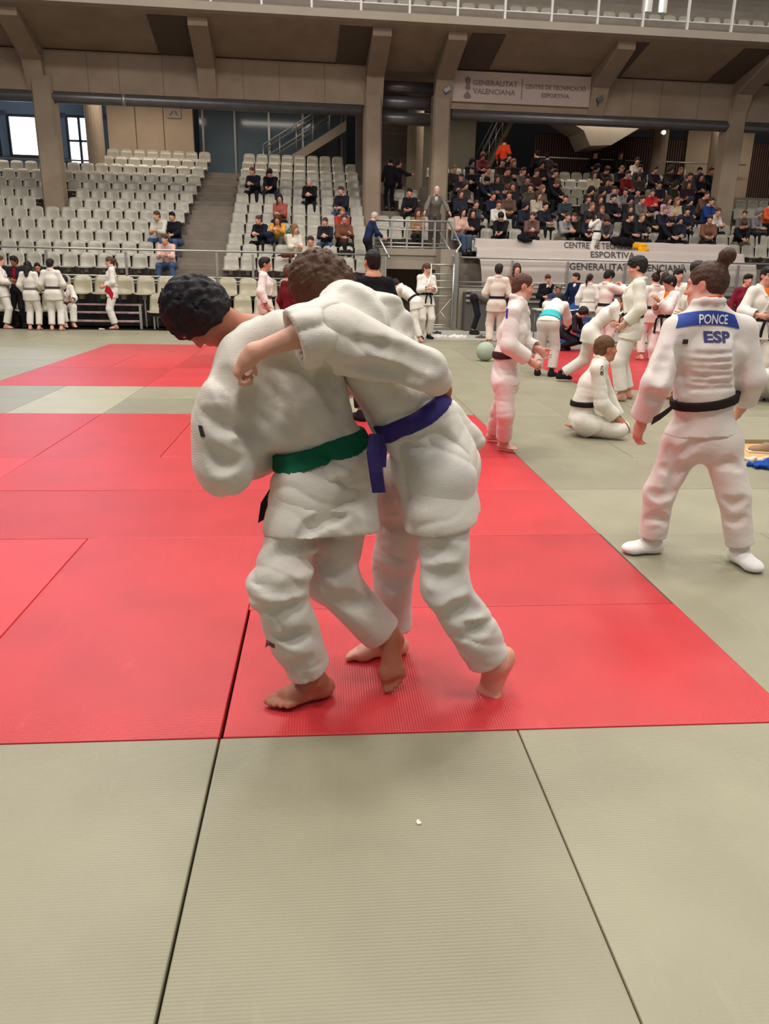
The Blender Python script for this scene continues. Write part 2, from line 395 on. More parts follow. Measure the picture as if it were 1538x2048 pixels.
def hair_prims(F, c, R, s, style, h, seed=1):
    L = lambda x, y, z: c+s*(x*R[0]+y*R[1]+z*R[2])
    t = {'short': 1.07, 'crop': 1.03, 'mop': 1.15, 'long': 1.12, 'bun': 1.06, 'tail': 1.06, 'bald': 1.02, 'curly': 1.22, 'hood': 1.35, 'cap': 1.1}[style]
    F.ell(L(0, -.016, .034), s*V(.077, .096, .09)*t, R, k=.01)
    if style in ('mop', 'short'): F.ell(L(0, .05, .085), s*V(.055, .045, .03)*t, R, k=.03)
    if style == 'mop':
        F.ell(L(.04, -.02, .075), s*V(.05, .07, .05), R, k=.03); F.ell(L(0, -.06, -.02), s*V(.07, .05, .07), R, k=.03)
        F.ell(L(0, .07, .055), s*V(.06, .035, .03), R, k=.02)
    elif style in ('short', 'crop'): F.ell(L(0, -.055, -.03), s*V(.062, .048, .055), R, k=.03)
    elif style == 'curly': F.ell(L(0, -.05, -.02), s*V(.09, .07, .08), R, k=.04)
    elif style == 'long':
        F.ell(L(0, -.05, -.06), s*V(.09, .06, .12), R, k=.04); F.cone(L(0, -.08, -.1), L(0, -.1, -.27), .055*s, .03*s, k=.04, w=R[0], f=1.5)
        for q in (-1, 1): F.cone(L(q*.075, .0, .0), L(q*.075, .02, -.17), .03*s, .022*s, k=.03)
    elif style in ('bun', 'tail'):
        F.ell(L(0, -.05, -.01), s*V(.066, .05, .06), R, k=.03)
        if style == 'bun': F.cone(L(0, -.07, .09), L(0, -.105, .14), .03*s, .038*s, k=.02); F.ell(L(.01, -.1, .15), s*V(.045, .04, .035), R, k=.02)
        else: F.chain([L(0, -.1, .05), L(0, -.14, .03), L(0, -.16, -.07), L(0, -.145, -.22)], [s*.022, s*.03, s*.03, s*.01], k=.02)
    if style == 'bald':
        F.ell(L(0, .05, .09), s*V(.08, .1, .075), R, k=.02, op='s')
    if style == 'hood': F.ell(L(0, -.06, -.05), s*V(.1, .08, .1), R, k=.04)
    # the face stays free
    top = {'mop': .03, 'curly': .035, 'cap': .028}.get(style, .05)
    F.ell(L(0, .115, -.055+top-.03), s*V(.067, .082, .075), R, k=.012*s, op='s')
    F.ell(L(0, .075, -.1), s*V(.085, .075, .085), R, k=.015*s, op='s')
    if style in ('short', 'crop', 'bun', 'tail', 'bald', 'mop', 'cap'):
        for q in (-1, 1): F.ell(L(q*.1, .008, -.012), s*V(.035, .03, .042), R, k=.01*s, op='s')
        F.ell(L(0, -.02, -.15), s*V(.11, .1, .07), R, k=.02*s, op='s') if style != 'tail' else None
    amp = {'mop': .0035, 'curly': .0055, 'long': .005, 'short': .004}.get(style, .0025)*s
    if style == 'hood': amp = .002
    rr_ = np.stack([R[0]*1.5, R[1]*.5, R[2]*1.]).astype(np.float32)
    F.disp = lambda p: amp*(wob(p@rr_.T, .045 if style != 'curly' else .05, seed)+.5*wob(p, .02, seed+2)); F.da = amp*2.4
def cloth_disp(fo, seed, ax):
    """long folds running across ax: sharp valleys between rounded swells; only ever adds cloth"""
    ax = nrm(ax); S = (np.eye(3)*.34+np.outer(ax, ax)*.85).astype(np.float32)
    def f(p):
        q = p@S; q = q+.018*np.stack([wob(p, .3, seed+7+i, 3) for i in range(3)], 1)
        a = np.abs(wob(q, .24, seed, 4)); b = np.abs(wob(q, .11, seed+3, 4)); g = np.clip(.55+.5*wob(p, .45, seed+5, 4), .1, 1.2)
        return -fo*g*(1.15*np.sqrt(np.minimum(a, 1.5)+.02)+.4*np.sqrt(np.minimum(b, 1.5)+.02))+fo*.25
    return f
def body_axes(J):
    up = nrm(J['neck']-J['pelvis']); x = nrm(J.get('latc', J['shR']-J['shL'])); xp = nrm(J.get('latp', J['hipR']-J['hipL']))
    return up, x, xp
def figure(J, label=None, skin=SKL, hair='short', hairc=DARKH, top=WHITE, bottom=WHITE, belt=None, gi=True, s=1., h=.012, hh=None, group=None, shoes=None, socks=None,
           undershirt=None, seed=1, fold=.005, curlL=.5, curlR=.5, sleeve=.82, leg=.86, lapel=None, fit=1., knot=True, loose=1., jacket_open=False, fine=None, headgear=None,
           legfit=1., name='person', handback=None, skirt=None, ends=None, pnL=None, pnR=None, Fextra=None, torso_f=1.0, category='person'):
    """J: joints in world or local space -> person mesh with clothing and hair children; returns the body object"""
    fine = (h <= .009) if fine is None else fine; hh = hh or h
    up, x, xp = body_axes(J); fc = nrm(np.cross(up, x)); fp = nrm(np.cross(nrm(J['waist']-J['pelvis']), xp))
    F = Fld(); hs_ = s*J.get('hs', 1.); R, L = head_prims(F, J['head'], J['hf'], J['hu'], hs_, fine)
    nb = J['neck']; F.cone(L(0, -.03, -.06), nb, .044*s, .05*s, k=.03)
    F.cone(nb, J['chest'], .07*s, .09*s, k=.04, w=x, f=1.3, f2=1.3); F.cone(J['chest'], J['waist'], .09*s, .08*s, k=.04, w=x, f=1.3); F.cone(J['waist'], J['pelvis'], .08*s, .09*s, k=.04, w=xp, f=1.25)
    for sd in 'LR':
        q = -1 if sd == 'L' else 1
        F.cone(J['neck']-.03*s*up, J['sh'+sd], .036*s, .038*s, k=.03); F.cone(J['sh'+sd], J['el'+sd], .042*s, .038*s, k=.02); F.cone(J['el'+sd], J['wr'+sd], .039*s, .025*s, k=.02, w=x, f=1., f2=1.)
        dr = J.get('hd'+sd); dr = nrm(J['wr'+sd]-J['el'+sd]) if dr is None else dr
        pn = pnL if sd == 'L' else pnR
        if pn is None:
            pn = -q*x*.8+fc*.2
        hand_prims(F, J['wr'+sd], dr, pn, s, q if True else 1, curlL if sd == 'L' else curlR, h=h)
        F.cone(J['hip'+sd], J['kn'+sd], .06*s, .042*s, k=.03); F.cone(J['kn'+sd], J['kn'+sd]+.35*(J['an'+sd]-J['kn'+sd]), .042*s, .05*s, k=.03); F.cone(J['kn'+sd]+.3*(J['an'+sd]-J['kn'+sd]), J['an'+sd], .054*s, .035*s, k=.03)
        foot_prims(F, J['an'+sd], J['fd'+sd], J.get('fu'+sd, V(0, 0, 1)), s*J.get('fts', 1.), -q, h, J.get('fb'+sd, 0.))
    body = link(name, F.mesh(name, h), None, SK, skin)
    paint(body.data, head_paint(L, R, hs_, skin, hairc, fine))
    props(body, label, category, group)
    if hair:
        G = Fld(); hair_prims(G, J['head'], R, hs_, hair, hh, seed); link('hair' if hair not in ('hood', 'cap') else {'hood': 'hood', 'cap': 'cap'}[hair], G.mesh('hair', hh), body, HR if hair not in ('hood', 'cap') else CL, hairc)
    th = .012+.25*h
    # --- top
    def torso(F, e=0., skirted=True):
        F.cone(J['waist'], J['chest'], (.103 if gi else .108)*s*fit+e, .125*s*fit+e, k=.03, w=x, f=1.38*torso_f, f2=1.36*torso_f)
        F.cone(J['chest'], nb-.035*s*up, .118*s*fit+e, .07*s+e, k=.04, w=x, f=1.32, f2=1.3)
        if skirted:
            d = nrm((J['knL']+J['knR'])/2-J['pelvis']); d = nrm(d+nrm(J['pelvis']-J['waist'])*.8); hem = J['pelvis']+d*((.17 if gi else .06)*s if skirt is None else skirt)
            F.cone(J['waist'], J['pelvis'], (.103 if gi else .108)*s*fit+e, (.128 if gi else .12)*s*fit+e, k=.02, w=xp, f=1.36, f2=1.3)
            F.cone(J['pelvis'], hem+d*.03, (.128 if gi else .12)*s*fit+e, (.14 if gi else .124)*s*fit+e, k=.02, w=xp, f=1.3, f2=1.3)
            if gi:
                for q in 'LR': F.cone(J['hip'+q], J['hip'+q]+(J['kn'+q]-J['hip'+q])*.38, .118*s*legfit+e, .118*s*legfit+e, k=.05)
            return hem, d
    T = Fld(); hem, hd = torso(T)
    for sd in 'LR':
        q = -1 if sd == 'L' else 1
        sh, el, wr = J['sh'+sd], J['el'+sd], J['wr'+sd]; r = .072*s*loose if gi else .062*s*loose
        r1, r2, r3 = J.get('sr'+sd, (r*.84, r, r*(.96 if gi else .72))); slv = J.get('sl'+sd, sleeve)
        T.cone(nb-.045*s*up, sh, .062*s, r1*.95, k=.05); T.cone(sh, el, r1, r2, k=.04)
        cu = el+(wr-el)*slv; dn = nrm(wr-el); T.cone(el, cu+dn*.02, r2, r3, k=.03)
    for sd in 'LR':
        el, wr = J['el'+sd], J['wr'+sd]; r = .072*s*loose if gi else .062*s*loose; cu = el+(wr-el)*J.get('sl'+sd, sleeve); dn = nrm(wr-el)
        r1, r2, r3 = J.get('sr'+sd, (r*.84, r, r*(.96 if gi else .72)))
        T.late.append(('hem', cu, dn, r3*1.7+.02)); T.late.append(('bore', cu-dn*.05, cu+dn*.06, r3-.014, r3-.006, None, 1))
    r = .14*s*fit if gi else .128*s*fit
    T.late.append(('hem', hem, hd, .36*s)); T.late.append(('bore', hem-hd*.03, hem+hd*.05, r-.05, r-.03, xp, 1.2))
    # neck opening
    if gi:
        T.cone(nb-up*.02*s+fc*.035, nb+up*.08*s+fc*.03, .048*s, .06*s, k=.01, op='s')
        T.cone(nb-up*.02*s+fc*.09*s, J['chest']+up*.06*s+fc*.14*s, .055*s, .012*s, k=.01, op='s')
        # collar band round the neck, crossing over the chest
        pts = [[nb+up*.024*s-fc*.076*s, nb+up*.024*s+q*x*.052*s-fc*.056*s, nb+up*.012*s+q*x*.076*s-fc*.006*s, nb-up*.03*s+q*x*.07*s+fc*.045*s, J['chest']+up*.09*s+q*x*.045*s+fc*.108*s, J['chest']-up*.0*s-q*x*.01*s+fc*.135*s, J['waist']+up*.02*s-q*x*.075*s+fc*.108*s] for q in (-1, 1)]
        for P in pts: T.chain(P, [.017*s]*3+[.015*s]*4, k=.014, w=None)
    else:
        T.cone(nb-up*.01*s+fc*.015, nb+up*.08*s+fc*.02, .05*s, .06*s, k=.01, op='s')
        T.chain([nb+up*.004*s+.06*s*(math.cos(a)*x+math.sin(a)*fc)+fc*.01 for a in np.linspace(0, 6.283, 9)], [.012*s]*9, k=.01)
    if jacket_open: T.cone(J['chest']+fc*.165*s+up*.08, J['waist']+fc*.165*s, .085*s, .095*s, k=.02, op='s')
    if Fextra: Fextra(T, 'top')
    fo = fold*s
    dj = cloth_disp(fo, seed+11, J.get('foldax', nrm(nrm(J['neck']-J['waist'])+.8*x))); T.disp = dj; T.da = fo*2.2
    jk = link('judo_jacket' if gi else 'top', T.mesh('jacket', h), body, GI if gi else CL, top)
    # --- trousers
    U = Fld(); U.cone(J['hipL'], J['hipR'], .115*s*fit*legfit, None, k=.03); U.cone(J['pelvis'], J['waist'], .11*s*fit, .095*s*fit, k=.04, w=xp, f=1.25)
    for sd in 'LR':
        hp, kn, an = J['hip'+sd], J['kn'+sd], J['an'+sd]; c = kn+(an-kn)*J.get('lg'+sd, leg); dn = nrm(an-kn); rr = (1 if gi else .8)*legfit
        U.cone(hp, kn, .105*s*rr, .085*s*rr, k=.04); U.cone(kn, c+dn*.02, .085*s*rr, .08*s*rr, k=.03)
    for sd in 'LR':
        hp, kn, an = J['hip'+sd], J['kn'+sd], J['an'+sd]; c = kn+(an-kn)*J.get('lg'+sd, leg); dn = nrm(an-kn); rr = (1 if gi else .8)*legfit
        U.late.append(('hem', c, dn, .15*s)); U.late.append(('bore', c-dn*.05, c+dn*.06, .08*s*rr-.014, .08*s*rr-.008, None, 1))
    if Fextra: Fextra(U, 'legs')
    U.disp = cloth_disp(fo, seed+21, V(.25, .2, 1)); U.da = fo*2.2
    tr = link('judo_trousers' if gi else 'trousers', U.mesh('trousers', h), body, GI if gi else CL, bottom)
    # --- belt
    bl = None
    if belt is not None:
        B = Fld(); torso(B, .012*(1 if h < .01 else 1.3), True); hb = J.get('bh', max(.025*s, .9*h)); wx = nrm(J['waist']-J['pelvis']); bc = J['waist']+J.get('beltoff', V(0, 0, 0)); bn = J.get('beltn', wx)
        Fextra and Fextra(B, 'top'); B.plane(bc+bn*hb, bn, k=.003); B.plane(bc-bn*hb, -bn, k=.003); B.lo = bc-.3*s; B.hi = bc+.3*s
        sb = Fld(); 
        def ring(p, d, c=bc): return np.maximum(d, np.linalg.norm(p-c, axis=1)-.27*s*max(fit, 1)*torso_f)
        B.disp = lambda p: .8*dj(p)-.001; B.da = fo*2
        B.post.append(ring); bl = link('belt', B.mesh('belt', min(h, .01)), body, BL, belt)
        if knot:
            kc = bc+fc*(.103*s*fit+.024)
            K = Fld(); K.cone(kc-x*.018, kc+x*.018, .02*s, k=.01); link('belt_knot', K.mesh('belt_knot', min(h, .008)), bl, BL, belt)
            for q in (-1, 1):
                e = MB(); e.ribbon([kc+x*q*.01, kc+x*q*.05+fc*.03-up*.05, kc+x*q*.07+fc*.03-V(0, 0, .15), kc+x*q*.075+fc*.025-V(0, 0, .27)], x*.04, .006); e.build('belt_end', BL, bl, belt)
    if undershirt is not None:
        W = Fld(); W.cone(nb-up*.1*s, nb+up*.055*s-fc*.008*s, .068*s, .062*s, k=.02, w=x, f=1.1); W.cone(nb-up*.05+fc*.05*s, J['chest']+fc*.05*s+up*.03, .06*s, .06*s, k=.03)
        W.plane(nb+up*.066*s, nrm(up-.3*fc), k=.004); jacket_open and W.cone(J['chest'], J['waist'], .106*s*fit, .104*s*fit, k=.04, w=x, f=1.2); link('undershirt', W.mesh('undershirt', h), body, CL, undershirt)
    for kind, colr in (('shoe', shoes), ('sock', socks)):
        if colr is None: continue
        for sd in 'LR':
            q = -1 if sd == 'L' else 1; S = Fld(); y = nrm(J['fd'+sd]); z = nrm(J.get('fu'+sd, V(0, 0, 1))-y*(J.get('fu'+sd, V(0, 0, 1))@y)); xx = np.cross(y, z)*-q; an = J['an'+sd]; a = lambda u, v, w: an+s*(u*xx+v*y+w*z)
            g = .006 if kind == 'sock' else .012
            S.cone(a(0, -.045, -.042), a(0, -.015, -.04), .03*s+g, .034*s+g, k=.03); S.cone(a(0, -.005, .03 if kind == 'sock' else .0), a(0, -.02, -.03), .036*s+g, .036*s+g, k=.03)
            S.cone(a(0, 0, -.015), a(.006, .1, -.045), .034*s+g, .022*s+g, k=.04, w=xx, f=1.05, f2=1.5); S.cone(a(0, -.03, -.052), a(.003, .12, -.052), .021*s+g, .022*s+g, k=.03, w=xx, f=1.3, f2=1.8); S.ell(a(.008, .14, -.052), s*V(.042, .035, .02)+g, np.stack([xx, y, z]), k=.03)
            S.plane(a(0, 0, -.076-g*.3), -z); link(kind, S.mesh(kind, min(h, .01)), body, CL, colr)
    if headgear is not None:
        G = Fld(); G.ell(L(0, -.012, .045), s*V(.085, .104, .085), R); G.plane(L(0, 0, .045), -R[2]); G.ell(L(0, .12, .045), s*V(.06, .06, .008), R, k=.01); link('cap', G.mesh('cap', h), body, CL, headgear)
    body['_'] = 0; del body['_']
    return body
def ik(a, c, l1, l2, hint):
    a = np.asarray(a, float); c = np.asarray(c, float); d = c-a; L = np.linalg.norm(d); L2 = min(L, (l1+l2)*.999); d = d/L
    x = (l1*l1-l2*l2+L2*L2)/(2*L2); y = math.sqrt(max(l1*l1-x*x, 0)); hn = np.asarray(hint, float); hn = nrm(hn-d*(hn@d)); return a+d*x+hn*y, a+d*L2
def rotx(v, a):  # bend forward (towards +y)
    c, s_ = math.cos(a), math.sin(a); return V(v[0], v[1]*c+v[2]*s_, -v[1]*s_+v[2]*c)
def rotz(v, a):
    c, s_ = math.cos(a), math.sin(a); return V(v[0]*c-v[1]*s_, v[0]*s_+v[1]*c, v[2])
def pose(H=1.72, bend=.0, twist=0., head=(0, 0, 0), hands=None, elb=None, feet=None, knees=None, drop=0., fdir=None, neckb=0., roll=0., pel=None, fup=None):
    """figure in local space facing +y. hands = (L, R) wrist targets relative to the shoulders (or None: hanging); feet = (L, R) ankle positions; head=(yaw left, pitch down, tilt)"""
    k = H/1.72; pel = V(0, 0, .93*k-drop) if pel is None else V(*pel); J = {'pelvis': pel}
    def up(v): return pel+rotz(rotx(V(*v)*k, bend), twist)
    J['waist'] = up((0, 0, .12)); bb = bend*.3
    def up2(v):
        w = V(*v)*k; w = w-V(0, 0, .15*k); w = rotx(w, bb); w = w+V(0, 0, .15*k); w = rotx(w, bend); return pel+rotz(w, twist)
    J['chest'] = up2((0, .005, .33)); J['neck'] = up2((0, -.015, .53))
    ax = rotz(V(1, 0, 0), twist); J['latc'] = ax; J['latp'] = rotz(V(1, 0, 0), twist*.4)
    fwd = rotz(rotx(V(0, 1, 0), bend+bb+neckb), twist); upv = rotz(rotx(V(0, 0, 1), bend+bb+neckb), twist)
    hy, hp, ht = head
    J['head'] = J['neck']+k*(.145*upv+.035*fwd)
    # level the head relative to the bent spine
    f = rotz(rotx(V(0, 1, 0), hp), twist+hy); u = rotz(rotx(V(ht, 0, 1), hp), twist+hy); J['hf'] = f; J['hu'] = u
    for sd, q in (('L', -1), ('R', 1)):
        J['sh'+sd] = up2((q*.17, -.01, .475)); J['hip'+sd] = pel+rotz(V(q*.085, 0, -.03)*k, twist*.4)
        t = None if hands is None else hands[0 if sd == 'L' else 1]
        t = J['sh'+sd]+rotz(V(q*.1, .06, -.5)*k, twist) if t is None else J['sh'+sd]+rotz(V(*t)*k, twist)
        e = None if elb is None else elb[0 if sd == 'L' else 1]
        e = rotz(V(q*.6, -1, -.3) if e is None else V(*e), twist)
        J['el'+sd], J['wr'+sd] = ik(J['sh'+sd], t, .285*k, .25*k, e)
        ft = (V(q*.11, 0, .08*k) if feet is None else V(*feet[0 if sd == 'L' else 1]))
        kn = V(q*.15, 1, 0) if knees is None else V(*knees[0 if sd == 'L' else 1])
        J['kn'+sd], J['an'+sd] = ik(J['hip'+sd], ft, .43*k, .42*k, kn)
        J['fd'+sd] = V(q*.25, 1, 0) if fdir is None else V(*fdir[0 if sd == 'L' else 1])
        if fup is not None and fup[0 if sd == 'L' else 1] is not None: J['fu'+sd] = V(*fup[0 if sd == 'L' else 1])
    J['k'] = k; return J
def place(J, x, y, face, z=0.):
    """face: heading angle, 0 looks away from the camera (+y), pi/2 looks left, -pi/2 right, pi towards the camera"""
    o = {}
    for n, v in J.items():
        if n == 'k': o[n] = v; continue
        w = rotz(v, face)
        if not (n.startswith('lat') or n[:2] in ('hf', 'hu', 'fd', 'fu', 'fb', 'hd')): w = w+V(x, y, z)
        o[n] = w
    return o
# ------------------------------------------------------------------ judo mats
def matmat(name, col, axis):
    """tatami vinyl: rice-straw ribs along one axis, smooth sheen, scuffs"""
    m = bpy.data.materials.new(name); m.use_nodes = True; nt = m.node_tree; N = nt.nodes; L = nt.links; b = N['Principled BSDF']
    tc = N.new('ShaderNodeTexCoord'); oi = N.new('ShaderNodeObjectInfo')
    n = N.new('ShaderNodeTexNoise'); n.inputs['Scale'].default_value = 2.2; n.inputs['Detail'].default_value = 7; L.new(tc.outputs['Object'], n.inputs['Vector'])
    mp = N.new('ShaderNodeMapping'); mp.inputs['Scale'].default_value = (9, 1.2, 1); mp.inputs['Rotation'].default_value = (0, 0, .6); L.new(tc.outputs['Object'], mp.inputs['Vector'])
    n2 = N.new('ShaderNodeTexNoise'); n2.inputs['Scale'].default_value = 1.6; n2.inputs['Detail'].default_value = 8; n2.inputs['Distortion'].default_value = .6; L.new(mp.outputs[0], n2.inputs['Vector'])
    mr = N.new('ShaderNodeMapRange'); mr.inputs[1].default_value = .64; mr.inputs[2].default_value = .8; mr.inputs[4].default_value = .22; L.new(n2.outputs['Fac'], mr.inputs[0])
    mr1 = N.new('ShaderNodeMapRange'); mr1.inputs[1].default_value = .3; mr1.inputs[2].default_value = .7; mr1.inputs[3].default_value = .9; mr1.inputs[4].default_value = 1.07; L.new(n.outputs['Fac'], mr1.inputs[0])
    mx = N.new('ShaderNodeMix'); mx.data_type = 'RGBA'; mx.blend_type = 'MULTIPLY'; mx.inputs[0].default_value = 1; L.new(oi.outputs['Color'], mx.inputs[6]); L.new(mr1.outputs[0], mx.inputs[7])
    mx2 = N.new('ShaderNodeMix'); mx2.data_type = 'RGBA'; L.new(mr.outputs[0], mx2.inputs[0]); L.new(mx.outputs[2], mx2.inputs[6]); mx2.inputs[7].default_value = (*[min(1, c*1.5+.06) for c in col], 1)
    L.new(mx2.outputs[2], b.inputs['Base Color']); b.inputs['Roughness'].default_value = .38; b.inputs['Specular IOR Level'].default_value = .42
    w1 = N.new('ShaderNodeTexWave'); w1.bands_direction = axis; w1.inputs['Scale'].default_value = 33; L.new(tc.outputs['Object'], w1.inputs['Vector'])
    w2 = N.new('ShaderNodeTexWave'); w2.bands_direction = 'Y' if axis == 'X' else 'X'; w2.inputs['Scale'].default_value = 60; L.new(tc.outputs['Object'], w2.inputs['Vector'])
    ad = N.new('ShaderNodeMath'); ad.operation = 'MULTIPLY_ADD'; ad.inputs[1].default_value = .5; L.new(w2.outputs['Fac'], ad.inputs[0]); L.new(w1.outputs['Fac'], ad.inputs[2])
    bp = N.new('ShaderNodeBump'); bp.inputs['Strength'].default_value = .4; bp.inputs['Distance'].default_value = .0015; L.new(ad.outputs[0], bp.inputs['Height']); L.new(bp.outputs[0], b.inputs['Normal'])
    return m
RED, GRN = s2l(190, 52, 56), s2l(147, 142, 119)
MR = {(c, a): matmat(f'{n} tatami {a}', k, a) for c, n, k in (('r', 'red', RED), ('g', 'green', GRN)) for a in 'XY'}
TILES = []
for i in range(-3, 5): TILES.append((i, i+1, -2, 0, 'g'))
# near red field x -4..2, y 0..6
for (x0, x1, y0, y1) in [(-1, 0, 0, 2), (-2, -1, 0, 2), (-3, -2, 0, 2), (-4, -3, 0, 2), (0, 2, 0, 1), (0, 2, 1, 2), (-2, 0, 2, 3), (0, 2, 2, 3), (-4, -2, 2, 3), (-2, 0, 3, 4), (0, 2, 3, 4), (-4, -2, 3, 4),
                         (-4, -3, 4, 6), (-3, -2, 4, 6), (-2, -1, 4, 6), (-1, 0, 4, 6), (0, 2, 4, 5), (0, 2, 5, 6)]: TILES.append((x0, x1, y0, y1, 'r'))
# green beyond and beside it
for (x0, x1, y0, y1) in [(-5, -4, 6, 8), (-4, -3, 6, 8), (-3, -2, 6, 8), (-2, 0, 6, 7), (-2, 0, 7, 8), (0, 1, 6, 8), (1, 2, 6, 8), (2, 3, 6, 8), (3, 4, 6, 8), (4, 6, 6, 7), (4, 6, 7, 8), (6, 8, 6, 7), (6, 8, 7, 8),
                         (2, 3, 0, 2), (3, 5, 0, 1), (3, 5, 1, 2), (2, 4, 2, 3), (4, 6, 2, 3), (2, 4, 3, 4), (4, 6, 3, 3.9), (2, 3, 4, 6), (3, 4, 4, 6), (4, 6, 4.75, 6), (6, 8, 4.75, 6), (5, 7, 0, 2), (6, 8, 2, 3.9), (-6, -4, 0, 2), (-6, -4, 2, 4), (-6, -4, 4, 6)]: TILES.append((x0, x1, y0, y1, 'g'))
for y in (8, 10, 12):
    if y == 10:
        for x in range(-4, 0): TILES.append((x, x+1, y, y+2, 'r'))
    else:
        for x in (-4, -2): TILES.append((x, x+2, y, y+1, 'r')); TILES.append((x, x+2, y+1, y+2, 'r'))
    for x in (0, 1, 2, 3): TILES.append((x, x+1, y, y+2, 'g'))
    for x in (4, 6, 8): TILES.append((x, x+2, y, y+1, 'r')); TILES.append((x, x+2, y+1, y+2, 'r'))
    for x in (-10, -8, -6): TILES.append((x, x+2, y, y+1, 'g')); TILES.append((x, x+2, y+1, y+2, 'g'))
for x in range(-12, 12, 2): TILES.append((x, x+2, 14, 15, 'g')); TILES.append((x, x+2, 15, 16, 'g') if x < 3 else (x, x+2, 15, 15.55, 'g'))
for x in range(-12, 0, 2): TILES.append((x, x+2, 16, 17, 'g')); TILES.append((x, x+2, 17, 17.7, 'g'))
def ordn(n): return ['zeroth', 'first', 'second', 'third', 'fourth', 'fifth', 'sixth', 'seventh', 'eighth', 'ninth', 'tenth', 'eleventh', 'twelfth', 'thirteenth', 'fourteenth', 'fifteenth', 'sixteenth', 'seventeenth', 'eighteenth', 'nineteenth', 'twentieth'][n]
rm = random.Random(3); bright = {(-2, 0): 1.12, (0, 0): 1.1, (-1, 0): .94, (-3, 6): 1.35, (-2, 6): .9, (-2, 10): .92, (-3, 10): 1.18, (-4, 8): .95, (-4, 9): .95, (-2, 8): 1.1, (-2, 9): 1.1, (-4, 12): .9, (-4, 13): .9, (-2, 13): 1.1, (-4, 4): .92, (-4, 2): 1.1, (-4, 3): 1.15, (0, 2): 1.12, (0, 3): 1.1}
TILES.sort(key=lambda t: (t[2], t[0])); rowc = {}; mcache = {}
rows_y = sorted({t[2] for t in TILES})
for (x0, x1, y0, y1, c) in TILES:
    sx, sy = x1-x0, y1-y0; key = (sx, round(sy, 2))
    if key not in mcache:
        mb = MB(); g = .002; mb.box(-sx/2+g, sx/2-g, -sy/2+g, sy/2-g, -.04, 0, .005); mcache[key] = mb.mesh('judo_mat')
    me = mcache[key] if (key, c) not in mcache else mcache[(key, c)]
    if (key, c) not in mcache:
        me = me.copy() if me.materials else me; me.materials.clear(); me.materials.append(MR[(c, 'X' if sx >= sy else 'Y')]); mcache[(key, c)] = me
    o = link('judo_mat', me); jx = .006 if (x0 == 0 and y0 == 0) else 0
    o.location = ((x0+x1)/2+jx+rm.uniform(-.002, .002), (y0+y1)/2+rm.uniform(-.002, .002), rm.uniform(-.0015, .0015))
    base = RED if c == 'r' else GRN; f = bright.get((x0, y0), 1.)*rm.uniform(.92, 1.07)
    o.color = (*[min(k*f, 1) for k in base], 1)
    r = rows_y.index(y0)+1; rowc[y0] = rowc.get(y0, 0)+1
    side = 'left' if (x0+x1)/2 < .35 else 'right'
    props(o, f"{'red' if c == 'r' else 'grey green'} judo mat, {ordn(r)} row from the camera, {ordn(rowc[y0])} from the left", 'mat', 'red judo mats' if c == 'r' else 'green judo mats')

fl = MB(); fl.box(-26, 30, -12, 60, -.3, -.06); props(fl.build('floor', mat('gap shade floor', s2l(70, 58, 48), rough=.6, noise=(1.5, .35, (.75, .7, .6)))), kind='structure')  # floor colour darkened to paint the shadow in the mat gaps
fl = MB(); fl.box(3.9, 8.2, 3.86, 4.8, -.06, -.041); props(fl.build('floor_parquet', mat('sports hall parquet', s2l(214, 166, 104), rough=.35, noise=(1.5, .25, (.8, .75, .66)))), kind='structure')
# ------------------------------------------------------------------ grandstand frame: u along, v away, z up
DL = .04; SO = V(0, 19.5, 0); SU = V(math.cos(DL), math.sin(DL), 0); SV = V(-math.sin(DL), math.cos(DL), 0)
def S(u, v, z): return SO+u*SU+v*SV+V(0, 0, z)
def onstand(o, u=0, v=0, z=0, rz=0.):
    o.location = S(u, v, z); o.rotation_euler = (0, 0, DL+rz); return o
CONC = mat('board marked concrete', s2l(150, 134, 116), rough=.9, spec=.2, noise=(1.1, .55, (.62, .58, .54)), bump=('noise', 9, .35, .02))
CONC2 = mat('smooth concrete', s2l(158, 148, 132), rough=.85, spec=.25, noise=(1.6, .45, (.7, .67, .62)), bump=('noise', 14, .2, .01))
DARKW = mat('dark back wall', s2l(62, 56, 54), rough=.9, noise=(1.5, .4, (.6, .6, .6)))
STEP = mat('stand steps', s2l(134, 124, 112), rough=.92, noise=(2.2, .5, (.6, .58, .55)))
GALV = mat('galvanised steel', s2l(178, 178, 172), rough=.38, metal=.75, spec=.5, noise=(6, .3, (.75, .75, .75)))
WHITEM = mat('white painted steel', s2l(205, 203, 196), rough=.4, spec=.5)
PLAST = mat('cream seat plastic', s2l(196, 190, 170), rough=.3, spec=.5, objcol=True)
def st(name, mb, m, kind='structure', **k): return props(onstand(mb.build(name, m)), kind=kind, **k)
RISE, TREAD = .338, .75
def zt(k): return 1.12+RISE*k           # foot level of row k
def vt(k): return .45+TREAD*k           # front edge of that step
SEATZ = .38
# steps (solid stepped blocks; the right block and the bay behind the landing start higher up)
def steps(u0, u1, k0, k1, base):
    poly = [(vt(k0), base)]
    for k in range(k0, k1): poly += [(vt(k), zt(k)), (vt(k+1), zt(k))]
    poly += [(vt(k1)+.9, zt(k1-1)), (vt(k1)+.9, base)]; mb = MB(); mb.prism(poly, 0, u0, u1); return mb
st('grandstand_steps', steps(-15, -2.3, 0, 12, 0), STEP); st('grandstand_steps', steps(-2.3, 1.95, 0, 12, 0), STEP)
st('grandstand_steps', steps(1.95, 4.1, 3, 12, 1.9), STEP); st('grandstand_steps', steps(4.1, 18, 0, 11, 0), STEP)
